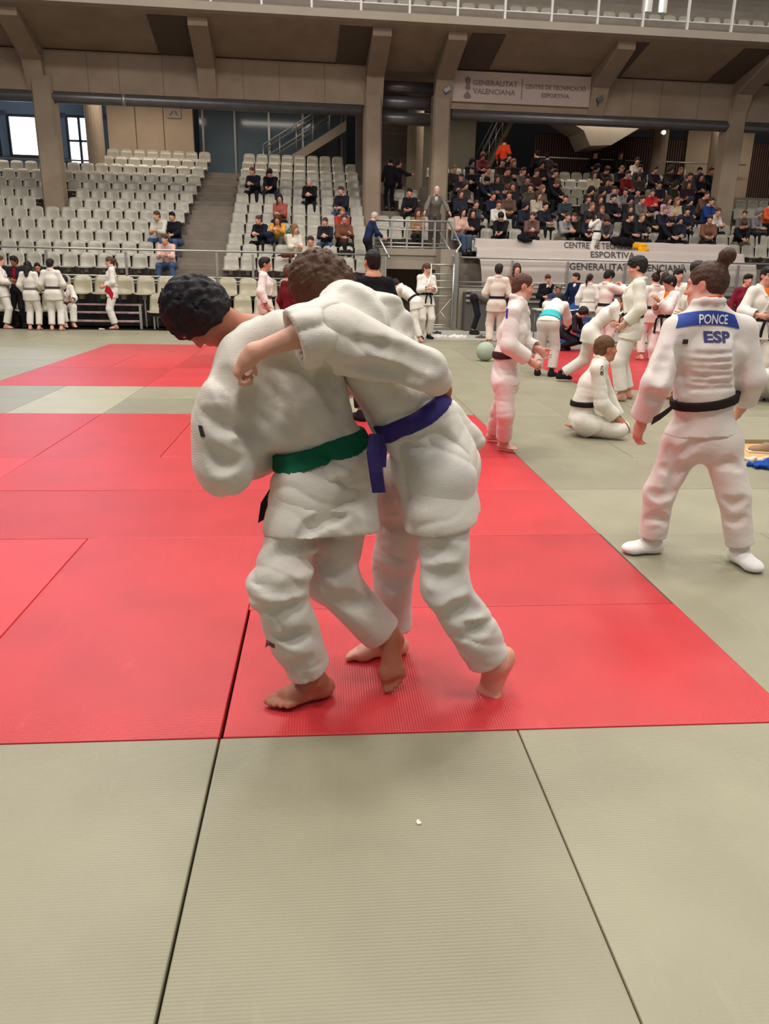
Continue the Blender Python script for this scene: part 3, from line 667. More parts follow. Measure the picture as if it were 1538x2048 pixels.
# finer stair flights in the aisles
for (u0, u1, k0, k1) in ((-3.72, -2.42, 0, 11), (8.45, 9.05, 0, 10)):
    mb = MB()
    for k in range(k0, k1): mb.box(u0, u1, vt(k+1)-.36, vt(k+1)+.02, zt(k), zt(k)+RISE/2, .01)
    st('aisle_steps', mb, STEP)
mb = MB(); mb.box(-15, 1.95, -.05, .46, 0, 1.12); mb.box(4.1, 18, -.05, .46, 0, 1.12); st('wall_front', mb, CONC2)
mb = MB(); mb.box(1.95, 4.1, 1.0, 1.2, 1.6, 2.16); mb.box(1.95, 4.1, .96, 2.75, 1.98, 2.16); mb.box(1.95, 2.06, .46, 2.7, 0, 2.1); mb.box(3.6, 4.1, .2, 2.7, 0, 2.14); st('landing_slab', mb, CONC2)
mb = MB(); mb.box(1.95, 4.1, 2.6, 2.75, 0, 2.0); st('wall_recess', mb, mat('brown grey render', s2l(112, 98, 86), rough=.9, noise=(1.5, .3, (.7, .7, .7))))
mb = MB(); mb.box(1.9, 4.15, -.1, 2.7, -.02, .02); st('floor_recess', mb, CONC2)
# mat apron between the mats and the stand
mb = MB(); mb.box(2.3, 12, -3.6, .0, -.04, -.012); st('floor_apron', mb, mat('pale apron', s2l(170, 166, 156), rough=.6, noise=(2, .3, (.8, .8, .8))))
# columns
for (u, w, k) in ((-7.85, .62, 5), (2.12, .56, 5), (4.32, .56, 5), (14.3, .62, 5)):
    mb = MB(); zb = zt(k)-.2
    mb.prism([(u-w/2+.06, 4.72), (u+w/2-.06, 4.72), (u+w/2, 4.8), (u+w/2, 5.28), (u-w/2, 5.28), (u-w/2, 4.8)], 2, zb, 6.9); st('concrete_column', mb, CONC)
for (u, v) in ((-7.3, 8.7), (4.0, 8.2), (15.6, 8.2), (13.6, 8.9)):
    mb = MB(); n = 20; mb.prism([(u+.3*math.cos(t), v+.3*math.sin(t)) for t in np.linspace(0, 6.283, n, endpoint=False)], 2, 3.0, 8.4); st('concrete_column', mb, CONC)
# upper tier: fascia wall, sloping soffit, front edge
VE, ZE = 2.5, 8.18
for (u0, u1) in ((-7.85, 1.95), (4.4, 14.3), (-20, -7.9), (14.35, 26)):
    mb = MB(); mb.box(u0, u1, 4.85, 5.2, 6.52, 7.62); st('wall_fascia', mb, CONC)
mb = MB(); mb.box(1.85, 4.05, 8.2, 8.4, 2.0, 8.4); st('wall_tunnel', mb, mat('tunnel wall', s2l(96, 88, 80), rough=.9, noise=(1.5, .4, (.7, .7, .7))))
mb = MB(); mb.prism([(VE, ZE-.02), (VE, ZE+.16), (5.2, 7.85), (5.2, 7.6)], 0, -20, 26); mb.prism([(5.2, 7.6), (5.2, 7.85), (16, 8.6), (16, 8.4)], 0, -20, 26); st('ceiling_soffit', mb, CONC)
mb = MB(); mb.prism([(VE-.16, ZE+.0), (VE-.16, ZE+.2), (VE+.05, ZE+.2), (VE+.05, ZE-.03)], 0, -20, 26); st('trim_edge', mb, mat('edge concrete', s2l(150, 140, 126), rough=.85, noise=(2, .3, (.7, .7, .7))))
mb = MB()
for k in range(8): mb.box(-20, 26, 3.2+.8*k, 4.0+.8*k, 8.2+.42*k, 8.66+.42*k)
mb.box(-20, 26, 9.6, 9.8, 11, 16); st('upper_tier_steps', mb, STEP)
for u in (-6.5, -5.6, -4.3, -1.9, -.8, .6, 10.6, 11.6, 12.9): mb = MB(); mb.box(u-.012, u+.012, 4.84, 4.852, 6.54, 7.6); st('trim_fascia_joint', mb, mat('dark joint', s2l(124, 110, 96), rough=.95))
# darker recessed soffit strips beside the brackets
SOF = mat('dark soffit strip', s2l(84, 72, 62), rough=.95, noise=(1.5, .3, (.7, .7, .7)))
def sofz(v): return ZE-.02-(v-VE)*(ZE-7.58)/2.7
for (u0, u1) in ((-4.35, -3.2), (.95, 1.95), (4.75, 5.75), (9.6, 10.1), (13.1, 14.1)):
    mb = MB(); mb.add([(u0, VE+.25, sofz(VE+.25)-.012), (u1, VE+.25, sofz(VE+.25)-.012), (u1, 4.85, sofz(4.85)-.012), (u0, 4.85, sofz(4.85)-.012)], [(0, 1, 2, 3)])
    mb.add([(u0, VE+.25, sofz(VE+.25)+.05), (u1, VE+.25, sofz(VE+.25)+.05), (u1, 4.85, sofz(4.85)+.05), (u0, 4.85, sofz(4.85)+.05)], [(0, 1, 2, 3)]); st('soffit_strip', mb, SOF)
# brackets from the columns out to the edge
for u in (-8.0, -2.98, 2.15, 4.33, 9.4, 14.3, 19.5):
    w = .27; mb = MB(); mb.prism([(2.75, 8.12), (2.75, 7.9), (4.5, 7.25), (4.85, 6.5), (5.0, 6.4), (5.0, 7.7)], 0, u-w, u+w); st('concrete_bracket', mb, CONC)
# walls behind the upper rows
mb = MB(); mb.box(-7.1, -4.05, 9.9, 10.2, 4.5, 8.6); st('wall_panel', mb, mat('pale concrete panel', s2l(176, 156, 132), rough=.85, noise=(1.2, .4, (.72, .68, .62)), bump=('noise', 9, .3, .02)))
mb = MB()
for u in (-6.1, -5.1): mb.box(u-.012, u+.012, 9.885, 9.9, 4.6, 8.2)
st('trim_panel_joint', mb, SOF)
mb = MB(); mb.box(-24, 28, 18, 18.3, 0, 12); st('wall_back', mb, mat('hall back wall', s2l(72, 74, 78), rough=.9, noise=(.8, .4, (.7, .7, .72))))
mb = MB(); mb.box(-20, 26, 9.9, 18, 4.3, 4.6); st('floor_concourse', mb, STEP)
mb = MB(); mb.box(15.2, 18, 9.9, 10.2, 4.5, 8.6); st('wall_panel', mb, mat('pale concrete panel'))
# windows at the far left, daylight behind
DAY = mat('daylight', (.8, .9, 1), emit=((.72, .86, 1.), 5.)); FRM = mat('dark window frame', s2l(40, 44, 52), rough=.5)
for i, (u0, u1, z0, z1) in enumerate(((-11.85, -10.6, 5.85, 7.25), (-9.55, -8.6, 5.6, 7.3), (-13.4, -12.3, 5.85, 7.25))):
    r = empty('window', label=('bright daylight window behind the leftmost column', 'narrow bright window between the two left columns', 'bright window cut by the left photo edge')[i], cat='window')
    onstand(r); r.name = f'window_{i+1}'; r['kind'] = 'structure'; del r['label']; del r['category']
    mb = MB(); mb.box(u0, u1, 14.0, 14.04, z0, z1); mb.build('window_pane', DAY, r)
    mb = MB()
    for a in (u0, (u0+u1)/2 if i == 1 else u0, u1): mb.box(a-.05, a+.05, 13.9, 14.06, z0-.05, z1+.05)
    mb.box(u0, u1, 13.9, 14.06, z0-.1, z0); mb.box(u0, u1, 13.9, 14.06, z1, z1+.1)
    if i == 1: mb.box(u0, u1, 13.9, 14.06, 6.4, 6.48)
    mb.build('window_frame', FRM, r)
mb = MB(); mb.box(-20, -7.2, 14.1, 14.3, 4.5, 5.8); mb.box(-20, -7.2, 14.1, 14.3, 7.3, 9); mb.box(-12.3, -11.9, 14.1, 14.3, 5.5, 7.5); mb.box(-10.55, -9.6, 14.1, 14.3, 5.5, 7.5); mb.box(-8.55, -7.2, 14.1, 14.3, 5.5, 7.5); st('wall_window_side', mb, mat('blue grey wall', s2l(110, 124, 142), rough=.8))
# glazed partition behind the middle block, with a stair behind it
GL = mat('dusky glass', s2l(104, 122, 134), rough=.12, spec=.5, noise=(1, .4, (.6, .65, .7)))
gp = onstand(empty('glass_partition', label='dark glazed partition with grey posts behind the middle seat block', cat='partition'))
mb = MB(); mb.box(-3.95, 1.7, 11.02, 11.06, 4.6, 8.3); mb.build('glass', GL, gp)
for u in (-3.8, -2.6, -1.3, 0., 1.5): mb = MB(); mb.box(u-.04, u+.04, 10.95, 11.1, 4.6, 8.3); mb.build('post', GALV, gp)
mb = MB(); mb.box(-3.95, 1.7, 10.97, 11.08, 7.3, 7.36); mb.box(-3.95, 1.7, 10.97, 11.08, 4.6, 4.72); mb.build('crossbar', GALV, gp)
def flight(name, label, u0, z0, u1, z1, v, m=CONC2):
    r = onstand(empty(name, label=label, cat='stairs')); mb = MB(); mb.prism([(u0, z0), (u1, z1), (u1, z1-.35), (u0, z0-.35)], 1, v, v+1.1); mb.build('stringer', m, r)
    for q in (0, 1.05):
        mb = MB(); mb.tube([(u0, v+q, z0+.95), (u1, v+q, z1+.95)], .03); mb.tube([(u0, v+q, z0+.5), (u1, v+q, z1+.5)], .018)
        for t in np.linspace(0, 1, 6): mb.tube([(u0+(u1-u0)*t, v+q, z0+(z1-z0)*t), (u0+(u1-u0)*t, v+q, z0+(z1-z0)*t+.95)], .02)
        mb.build('handrail', GALV, r)
    return r
flight('staircase', 'grey staircase with metal handrails rising right behind the middle block', -1.5, 5.0, 1.6, 6.9, 9.7)
flight('staircase', 'dim staircase with railings behind the right column pair', 7.0, 5.2, 8.2, 7.6, 10.2, mat('dim stair', s2l(110, 100, 84), rough=.9))
mb = MB(); mb.box(4.6, 6.7, 10.3, 10.5, 4.6, 8.4); st('wall_grey_panel', mb, mat('olive grey panel', s2l(120, 116, 98), rough=.8, noise=(1, .25, (.8, .8, .8))))
# brown slatted fence at the back of the right block
sf = onstand(empty('slatted_fence', label='dark brown slatted fence behind the right crowd', cat='fence'))
mb = MB()
for i in range(118): mb.box(9.0+.1*i, 9.055+.1*i, 10.0, 10.03, 4.5, 6.75)
mb.build('slats', mat('brown slats', s2l(92, 66, 58), rough=.7), sf)
mb = MB(); mb.box(9.0, 20.8, 10.1, 10.14, 4.5, 6.8); mb.build('backing', mat('fence backing', s2l(44, 34, 32), rough=.9), sf)
mb = MB(); mb.tube([(9.0, 9.4, 5.85), (14.0, 9.4, 5.85), (17.5, 9.4, 5.85)], .035)
for u in (9.3, 11.2, 13.1, 15.0): mb.tube([(u, 9.4, 4.6), (u, 9.4, 5.85)], .025)
props(onstand(mb.build('handrail', GALV)), 'steel handrail in front of the brown slatted fence', 'handrail')
# big fluted concrete nose (stair underside) hanging behind the sign
mb = MB(); mb.prism([(8.2, 7.6), (13.6, 7.6), (13.9, 7.0), (12.4, 6.8), (11.3, 6.15), (10.5, 6.1), (10.2, 6.6)], 1, 8.0, 9.6); st('ceiling_stair_underside', mb, CONC2)
# ventilation duct under the fascia
DUCT = mat('dark steel duct', s2l(110, 110, 112), rough=.35, metal=.6, noise=(3, .4, (.5, .5, .5)))
for (u0, u1, lab) in ((-15, 1.75, 'long dark duct under the fascia above the left and middle blocks'), (4.65, 18, 'long dark duct under the fascia above the right crowd')):
    d = onstand(empty('ventilation_duct', label=lab, cat='duct')); mb = MB(); mb.tube([(u0, 4.9, 6.36), (u1, 4.9, 6.36)], .16, 20); mb.build('pipe', DUCT, d)
    for u in (u0+9.5,): mb = MB(); mb.tube([(u-.05, 4.9, 6.36), (u+.05, 4.9, 6.36)], .175, 20); mb.build('band', GALV, d)
dk = onstand(empty('ventilation_duct', label='stack of dark ducts in the bay between the two middle columns', cat='duct'))
for i, (v, z) in enumerate(((5.6, 7.2), (5.5, 6.75), (5.6, 6.3))): mb = MB(); mb.tube([(1.9, v, z), (4.2, v, z)], .2, 16); mb.build('pipe', DUCT, dk)
# signs
def word(txt, u, v, z, w, h, m, parent=None, name='lettering', flip=False, slant=0.):
    me = text_mesh(txt, h*1.38, .004, h*.02); xs = [q.co.x for q in me.vertices]; k = w/(max(xs)-min(xs)); cx = (max(xs)+min(xs))/2
    for q in me.vertices: q.co = Vector((u+(q.co.x-cx)*k, v-q.co.z, z+q.co.y))
    o = link(name, me, parent, m)
    if parent is None: onstand(o)
    return o
sg = onstand(empty('wall_sign', label='long pale institutional sign with crest and lettering on the concrete fascia', cat='sign'))
PALE = mat('sign panel', s2l(176, 158, 148), rough=.6); INK = mat('sign ink', s2l(112, 96, 90), rough=.6); INK2 = mat('banner ink', s2l(66, 62, 64), rough=.7)
mb = MB(); mb.box(4.62, 9.25, 4.76, 4.84, 6.72, 7.6, .01); mb.build('panel', PALE, sg)
word('GENERALITAT', 6.0, 4.75, 7.27, 1.45, .15, INK, sg); word('VALENCIANA', 5.97, 4.75, 7.03, 1.38, .15, INK, sg)
word('CENTRE DE TECNIFICACIÓ', 7.98, 4.75, 7.23, 2.0, .125, INK, sg); word('ESPORTIVA', 7.99, 4.75, 7.0, .92, .125, INK, sg)
mb = MB(); mb.box(6.86, 6.885, 4.745, 4.76, 6.86, 7.44); mb.build('divider', INK, sg)
mb = MB(); mb.prism([(5.0, 7.38), (5.12, 7.44), (5.2, 7.36), (5.17, 7.2), (5.2, 7.1), (5.12, 7.04), (5.03, 7.1), (5.06, 7.2)], 1, 4.745, 4.76); mb.prism([(4.98, 6.88), (5.1, 7.03), (5.24, 6.88), (5.2, 6.82), (5.02, 6.82)], 1, 4.745, 4.76); mb.build('crest', INK, sg)
pn = onstand(empty('notice_sign', label='small square pictogram sign on the pale concrete panel', cat='sign')); mb = MB(); mb.box(-4.95, -4.45, 9.84, 9.88, 6.75, 7.35, .005); mb.build('panel', mat('notice grey', s2l(150, 136, 122), rough=.6), pn)
mb = MB(); mb.box(-4.88, -4.52, 9.83, 9.84, 7.08, 7.1); mb.box(-4.8, -4.74, 9.83, 9.84, 7.14, 7.28); mb.box(-4.66, -4.6, 9.83, 9.84, 7.14, 7.28); mb.obox((-4.78, 9.835, 6.92), (.05, 0, .07), (0, .004, 0), (.012, 0, -.009)); mb.obox((-4.62, 9.835, 6.92), (.05, 0, -.07), (0, .004, 0), (.012, 0, .009)); mb.build('pictogram', SOF, pn)
for (u, z, lab) in ((4.42, 7.0, 'small dark spotlight clamped to the column left of the sign'), (9.42, 6.95, 'small dark spotlight clamped to the bracket right of the sign')):
    f = onstand(empty('wall_spotlight', label=lab, cat='lamp')); mb = MB(); mb.obox((u, 4.62, z), (.09, 0, .05), (0, .07, 0), (-.03, 0, .05)); mb.build('lamp_housing', DUCT, f); mb = MB(); mb.tube([(u, 4.62, z), (u-.02, 4.74, z-.2)], .02); mb.build('bracket', DUCT, f)
# upper tier railing
def vrail(z0): pass
ur = onstand(empty('balcony_railing', label='steel post railing along the front edge of the upper tier', cat='railing'))
mb = MB(); mb.tube([(-20, VE-.05, ZE+.42), (26, VE-.05, ZE+.42)], .022); mb.build('lower_rail', WHITEM, ur)
mb = MB(); mb.tube([(-20, VE-.05, ZE+1.15), (26, VE-.05, ZE+1.15)], .03); mb.build('top_rail', WHITEM, ur)
for i in range(-3, 13): mb = MB(); u = -3.93+1.36*i; mb.box(u-.03, u+.03, VE-.1, VE-.02, ZE+.05, ZE+1.15); mb.build('post', WHITEM, ur)
for i, (u, w) in enumerate(((9.95, .3), (10.45, .26))):
    l = onstand(empty('floodlight', label=('left', 'right')[i]+' one of two white glaring floodlight boxes on the upper tier', cat='lamp')); mb = MB(); mb.box(u, u+w, 3.2, 3.3, 9.02, 9.42, .02); mb.build('housing', WHITEM, l)
    mb = MB(); mb.box(u+.02, u+.1, 3.17, 3.2, 9.04, 9.36); mb.build('lit_tube', mat('lamp glow', (1, 1, 1), emit=((1, .97, .9), 6.)), l)
sp_ = onstand(empty('spotlight', label='small glaring spotlight under the duct left of the right column', cat='lamp')); mb = MB(); mb.box(12.9, 13.1, 7.4, 7.5, 6.48, 6.6, .01); mb.build('housing', DUCT, sp_); mb = MB(); mb.tube([(13., 7.39, 6.54), (13., 7.36, 6.54)], .07, 12); mb.build('lens', mat('lamp glow'), sp_)
# front rails of the stand
def guard(name, label, u0, u1, v, ztop, zlow, posts, zb, r=.027):
    o = onstand(empty(name, label=label, cat='railing')); mb = MB(); mb.tube([(u0, v, ztop), (u1, v, ztop)], r); mb.build('top_rail', GALV, o)
    for z in zlow: mb = MB(); mb.tube([(u0, v, z), (u1, v, z)], r*.8); mb.build('lower_rail', GALV, o)
    for u in posts: mb = MB(); mb.box(u-.03, u+.03, v-.03, v+.03, zb, ztop-.05, .004); mb.build('post', GALV, o)
    return o
guard('guard_railing', 'steel guard rail along the front of the left and middle seat blocks', -15, 2.05, 0, 1.95, (1.28, 1.18), [-13.6, -11.4, -9.3, -6.85, -4.85, -2.5, -1.55, .6, 2.03], .9)
guard('guard_railing', 'steel guard rail in front of the grey banner', 4.0, 18, 0, 1.93, (1.28, 1.17), [4.05, 5.6, 7.2, 8.9, 10.6, 12.3, 14., 16.], .9)
g = onstand(empty('landing_railing', label='steel railing around the entry landing between middle and right blocks', cat='railing'))
for z, r in ((2.9, .032), (2.66, .018), (2.3, .02), (2.2, .026)): mb = MB(); mb.tube([(1.75, 1.0, z), (3.95, 1.0, z)], r); mb.build('rail', GALV, g)
for u in (1.8, 2.3, 2.75, 3.2, 3.55, 3.9): mb = MB(); mb.box(u-.025, u+.025, .98, 1.02, 2.16, 2.88); mb.build('post', GALV, g)
for q in (0, .1): mb = MB(); mb.tube([(1.78, 1.6-q*2, 2.9-q*.8), (2.08+q*.6, 0, 1.97-q)], .03); mb.build('sloping_rail', GALV, g)
mb = MB(); mb.tube([(3.95, 1.0, 2.9), (4.13, .1, 2.25), (4.0, 0, 2.1), (3.98, -.05, 1.4)], .032); mb.tube([(3.7, 1.0, 2.6), (3.98, .1, 1.9)], .022); mb.build('sloping_rail', GALV, g)
mb = MB(); mb.box(3.94, 4.04, -.12, -.02, .0, 2.05); mb.build('corner_post', GALV, g)
# scaffold ladder
l = onstand(empty('scaffold_frame', label='grey steel ladder scaffold standing left of the guard rail by the landing', cat='scaffold'))
for u in (3.25, 3.88): mb = MB(); mb.tube([(u, -.3, .0), (u, -.3, 1.75)], .03); mb.build('upright', GALV, l)
for z in (.07, .13, .9, 1.12, 1.3, 1.48, 1.72): mb = MB(); mb.tube([(3.25, -.3, z), (3.88, -.3, z)], .02 if z < 1.7 else .028); mb.build('rung', GALV, l)
for a, b in (((3.25, .12), (3.88, .88)), ((3.56, .48), (3.86, .1))): mb = MB(); mb.tube([(a[0], -.3, a[1]), (b[0], -.3, b[1])], .014); mb.build('brace', GALV, l)
for u in (3.25, 3.88): mb = MB(); mb.tube([(u, .3, .0), (u, .3, 1.75)], .025); mb.tube([(u, -.3, 1.72), (u, .3, 1.72)], .02); mb.build('rear_upright', GALV, l)
# ------------------------------------------------------------------ seats
def seat_mesh(w=.435, hb=.40, dp=.36):
    """moulded shell: raked back with rounded shoulders flowing into the pan"""
    prof = [(dp*.02-.36, .0), (-.33, .025), (-.2, -.005), (-.06, .0), (.0, .04), (.03, .14), (.055, .26), (.07, hb)]   # v, z from pan front up the back
    n = 8; vs = []; fs = []
    for side in (0, 1):
        for i, (v, z) in enumerate(prof):
            ww = w/2*(1-.10*max(0, (i-4))/3)
            for j in range(n+1):
                t = j/n*2-1; zz = z
                if i == len(prof)-1: zz -= .05*abs(t)**4
                vv = v-.025*(1-t*t)*(-1 if i >= 4 else 0)+(.0 if i >= 4 else 0)
                zz += (.02*t**4 if i < 4 else 0)
                vs.append((t*ww, vv+side*(.018 if i >= 4 else 0), zz-side*(.018 if i < 5 else 0)))
    m = len(prof); N = m*(n+1)
    for i in range(m-1):
        for j in range(n):
            a = i*(n+1)+j; fs.append((a, a+1, a+n+2, a+n+1)); fs.append((N+a, N+a+n+1, N+a+n+2, N+a+1))
    ring = [i*(n+1) for i in range(m)]; ring2 = [i*(n+1)+n for i in range(m)]
    for R_ in (ring, ring2):
        for i in range(m-1): fs.append((R_[i], R_[i+1], N+R_[i+1], N+R_[i]))
    for b in (0, (m-1)*(n+1)):
        for j in range(n): fs.append((b+j, b+j+1, N+b+j+1, N+b+j))
    mb = MB(); mb.add(vs, fs, True)
    # folded front lip and the bracket under the pan
    mb.box(-.05, .05, -.2, .12, -.12, -.02); return mb.mesh('stadium_seat')
SM = seat_mesh(); SM.materials.append(PLAST)
SEATS = []
GRP = {'L': 'seats of the left block', 'C': 'seats of the middle block', 'E': 'seats behind the landing', 'R': 'seats of the right block', 'F': 'folding bleacher seats on the hall floor', 'U': 'upper tier seats', 'X': 'seats right of the far column'}
P_ = .465
def backtop(k): return 1.84+RISE*k
for k in range(12):
    vb = 1.0+TREAD*k; z = backtop(k)-.36; du = -.0*k
    edge = -3.98+.055*k
    for i in range(18 if k < 11 else 8):
        u = edge-.24-P_*i
        if u < -11.2-.25*k: break
        if 5 <= k <= 6 and -8.4 < u < -7.35: continue
        if k >= 10 and u < -7.2: continue
        SEATS.append(('L', k, i, u, vb, z))
    e0 = -2.44+.018*k
    for i in range(9 if k < 11 else 8):
        u = e0+.24+P_*i
        if 5 <= k and 1.75 < u < 2.5: continue
        SEATS.append(('C', k, i, u, vb, z))
for k in (3, 4):
    for i in range(4): SEATS.append(('E', k, i, 2.25+P_*i+(.15 if k == 4 else 0), 1.0+TREAD*k, backtop(k)-.36))
for (k, i, u) in ((5, 0, 3.4), (6, 0, 3.3), (7, 0, 3.2), (7, 1, 3.65)): SEATS.append(('E', k, i, u, 1.0+TREAD*k, backtop(k)-.36))
for k in (2, 3, 4, 7, 8, 9, 10):
    u0, u1 = (4.5, 8.35) if k > 2 else (5.0, 12.8)
    i = 0; u = u0+.2
    while u < 15.2:
        if (u < u1 or u > 9.2) and not (4 < k and 13.9 < u < 14.7): SEATS.append(('R', k, i, u, 1.0+TREAD*k, backtop(k)-.36))
        u += P_; i += 1
for k in (3, 6, 7):
    for i in range(4): SEATS.append(('X', k, i, 15.3+P_*i, 1.0+TREAD*k, backtop(k)-.36))
for r, (v, z) in enumerate(((-1.0, .42), (-.38, .84))):
    for i in range(32):
        u = -12.4+.53*i
        if u > 2.0 or (-6.35 < u < -4.25 and r == 0): continue
        if r == 0 and u < -6.6 and u > -7.0: continue
        SEATS.append(('F', r, i, u+.12*r, v, z))
for k in range(2):
    for i in range(40):
        u = -3.+.5*i
        if u > 15: break
        SEATS.append(('U', k, i, u, 4.6+1.*k, 9.02+.5*k))
def sdist(s_): p = S(s_[3], s_[4], s_[5]); return np.linalg.norm(p-CAM)
def inview(s_):
    d = S(s_[3], s_[4], s_[5]+.2)-CAM; z = d@AF; x = 769+FPX*(d@AR)/z; y = 1024-FPX*(d@AU)/z; return -120 < x < 1660 and y > -60
SEATS = [s_ for s_ in SEATS if inview(s_)]
SEATS.sort(key=sdist)
NAMES = {'L': ('left block', 'the stairs'), 'C': ('middle block', 'the stairs'), 'E': ('bay behind the landing', 'the left column'), 'R': ('right block', 'its left end'), 'F': ('folding bleacher', 'its left end'), 'U': ('upper tier', 'its left end'), 'X': ('block right of the far column', 'the column')}
CREAM = s2l(160, 154, 140)
SCOL = {'F': s2l(158, 150, 124)}
rs = random.Random(5); rest = MB(); cap = 300
smv = [tuple(v.co) for v in SM.vertices]; smf = [tuple(p.vertices) for p in SM.polygons]
for n_, (b, k, i, u, v, z) in enumerate(SEATS):
    if n_ < cap:
        o = link('stadium_seat', SM); sc_ = 1.12 if b == 'F' else 1.0; onstand(o, u, v, z, rs.uniform(-.03, .03)); o.scale = (sc_, sc_, sc_)
        f = rs.uniform(.9, 1.06); o.color = (*[min(1, c*f) for c in SCOL.get(b, CREAM)], 1)
        bl, ref = NAMES[b]; props(o, f"{'beige' if b == 'F' else 'cream'} plastic seat, {bl}, {ordn(k+1)} row up, {ordn(i+1) if i < 20 else ordn(i-19)+' after twenty'} from {ref}"[:110], 'seat', GRP[b])
    else: p = S(u, v, z); rest.add([tuple(p+q[0]*SU+q[1]*SV+V(0, 0, q[2])) for q in smv], smf, True)
ro = rest.build('stadium_seats', PLAST); ro.color = (*CREAM, 1); props(ro, 'remaining rows of cream seats farthest up the stands and upper tier', 'seat', kind='stuff')
# support bars carrying each seat row
for k in range(12):
    mb = MB(); z = backtop(k)-.42; v = 1.05+TREAD*k; a, b = -3.98+.055*k, -2.44+.018*k
    mb.box(-15, a, v-.12, v-.06, z-.02, z+.03); mb.box(b, 1.75, v-.12, v-.06, z-.02, z+.03)
    props(onstand(mb.build('seat_rail', DUCT)), f'dark steel bar under the {ordn(k+1)} row of seats', 'rail', 'seat rails')
# folding bleacher under the two lower rows
fb = onstand(empty('folding_bleacher', label='dark folding bleacher frame under the beige seats on the floor', cat='bleacher'))
BLK = mat('bleacher dark', s2l(58, 52, 52), rough=.8)
for (u0, u1) in ((-13, -6.45), (-4.15, 2.0)):
    mb = MB(); mb.box(u0, u1, -1.3, -.75, .32, .37, .01); mb.box(u0, u1, -.75, -.12, .72, .77, .01); mb.build('deck', BLK, fb)
    for u in np.arange(u0+.1, u1, 1.1): mb = MB(); mb.box(u, u+.04, -1.2, -1.16, 0, .34); mb.box(u, u+.04, -.7, -.66, 0, .74); mb.build('leg', GALV, fb)
for (v, z) in ((-.7, .55), (-.95, .36), (-1.2, .16)):
    mb = MB(); mb.box(-6.2, -4.4, v, v+.28, z, z+.04, .005); mb.build('aisle_tread', mat('speckled tread', s2l(186, 160, 158), rough=.7, noise=(14, .9, (.45, .35, .36))), fb)
for u in (-6.25, -4.35): mb = MB(); mb.box(u-.03, u+.03, -1.25, -1.19, 0, .62); mb.box(u-.02, u+.02, -.5, -.46, 0, .8); mb.build('leg', GALV, fb)
mb = MB(); mb.box(-13, 2.0, -.1, -.06, .02, 1.1); st('wall_front_cladding', mb, BLK)
fr = onstand(empty('folding_bleacher', label='folded bleacher with long steel bars below the banner', cat='bleacher'))
mb = MB(); mb.box(4.2, 16, -.5, -.1, 0, 1.02); mb.build('body', mat('bleacher grey', s2l(86, 80, 76), rough=.8), fr)
for z in (1.06, .93, .8): mb = MB(); mb.box(4.2, 16, -.56, -.5, z-.035, z+.02, .008); mb.build('bar', GALV, fr)
# ------------------------------------------------------------------ draped banner on the lower seats
BANM = mat('grey banner cloth', s2l(186, 174, 166), rough=.85, noise=(1.2, .25, (.82, .8, .78)), sheen=.1)
def bprof(t):     # drape profile v, z : falls over three rows
    pts = [(2.35, 2.5), (1.95, 2.53), (1.6, 2.5), (1.52, 2.25), (1.15, 2.25), (.85, 2.22), (.76, 1.97), (.42, 1.95), (.2, 1.92), (.12, 1.65), (.1, 1.3), (.14, 1.08)]
    x = t*(len(pts)-1); i = min(int(x), len(pts)-2); f = x-i; return (pts[i][0]*(1-f)+pts[i+1][0]*f, pts[i][1]*(1-f)+pts[i+1][1]*f)
vs = []; fs = []; NU, NT = 220, 66
for j in range(NT+1):
    t = j/NT; v, z = bprof(t)
    for i in range(NU+1):
        a = i/NU; u0 = 4.95-.25*min(1, t*1.6)+(.35*max(0, t-.7)); u1 = 12.85+.15*t*1.0; u = u0+(u1-u0)*a
        sag = .045*math.sin(u*2.1+1.3*math.sin(u*.9+t*3))+.03*math.sin(u*5.3+t*9)+.05*math.sin(u*.8+2)
        lo = .16*max(0, t-.75)*4*(math.sin(u*1.9+.6)*.5+.25*math.sin(u*4.1))
        vs.append((u, v-.05*abs(sag)*3, z-.5*abs(sag)*(1 if (t*11) % 3 > 1 else .5)+.25*lo*(1 if t > .8 else 0)))
for j in range(NT):
    for i in range(NU): a = j*(NU+1)+i; fs.append((a, a+1, a+NU+2, a+NU+1))
mb = MB(); mb.add(vs, fs, True); bn = onstand(mb.build('banner', BANM)); so = bn.modifiers.new('thickness', 'SOLIDIFY'); so.thickness = .006
props(bn, 'wide grey fabric banner draped over the lowest seat rows of the right block', 'banner')
dg = bvh_of(bn) if 'bvh_of' in globals() else BVHTree.FromPolygons(vs, fs)
def banner_word(txt, u, z, w, h, cutlo=None, cuthi=None):
    me = text_mesh(txt, h*1.38, 0, h*.02); xs = [q.co.x for q in me.vertices]; k = w/(max(xs)-min(xs)); cx = (max(xs)+min(xs))/2
    bm = bmesh.new(); bm.from_mesh(me)
    for lim, s_ in ((cutlo, -1), (cuthi, 1)):
        if lim is not None: bmesh.ops.bisect_plane(bm, geom=bm.verts[:]+bm.edges[:]+bm.faces[:], plane_co=(0, lim, 0), plane_no=(0, s_, 0), clear_outer=True)
    for q in bm.verts:
        p = Vector((u+(q.co.x-cx)*k, -3, z+q.co.y)); hit = dg.ray_cast(p, Vector((0, 1, 0))); q.co = (p.x, (hit[0].y if hit[0] else .3)-.012, p.z)
    bm.to_mesh(me); bm.free(); link('lettering', me, bn, INK2)
banner_word('GENERALITAT VALENCIANA', 9.05, 1.75, 3.5, .19)
banner_word('ESPORTIVA', 8.82, 2.1, 1.35, .17)
banner_word('CENTRE DE TECNIFICACIÓ', 8.88, 2.37, 2.6, .17)
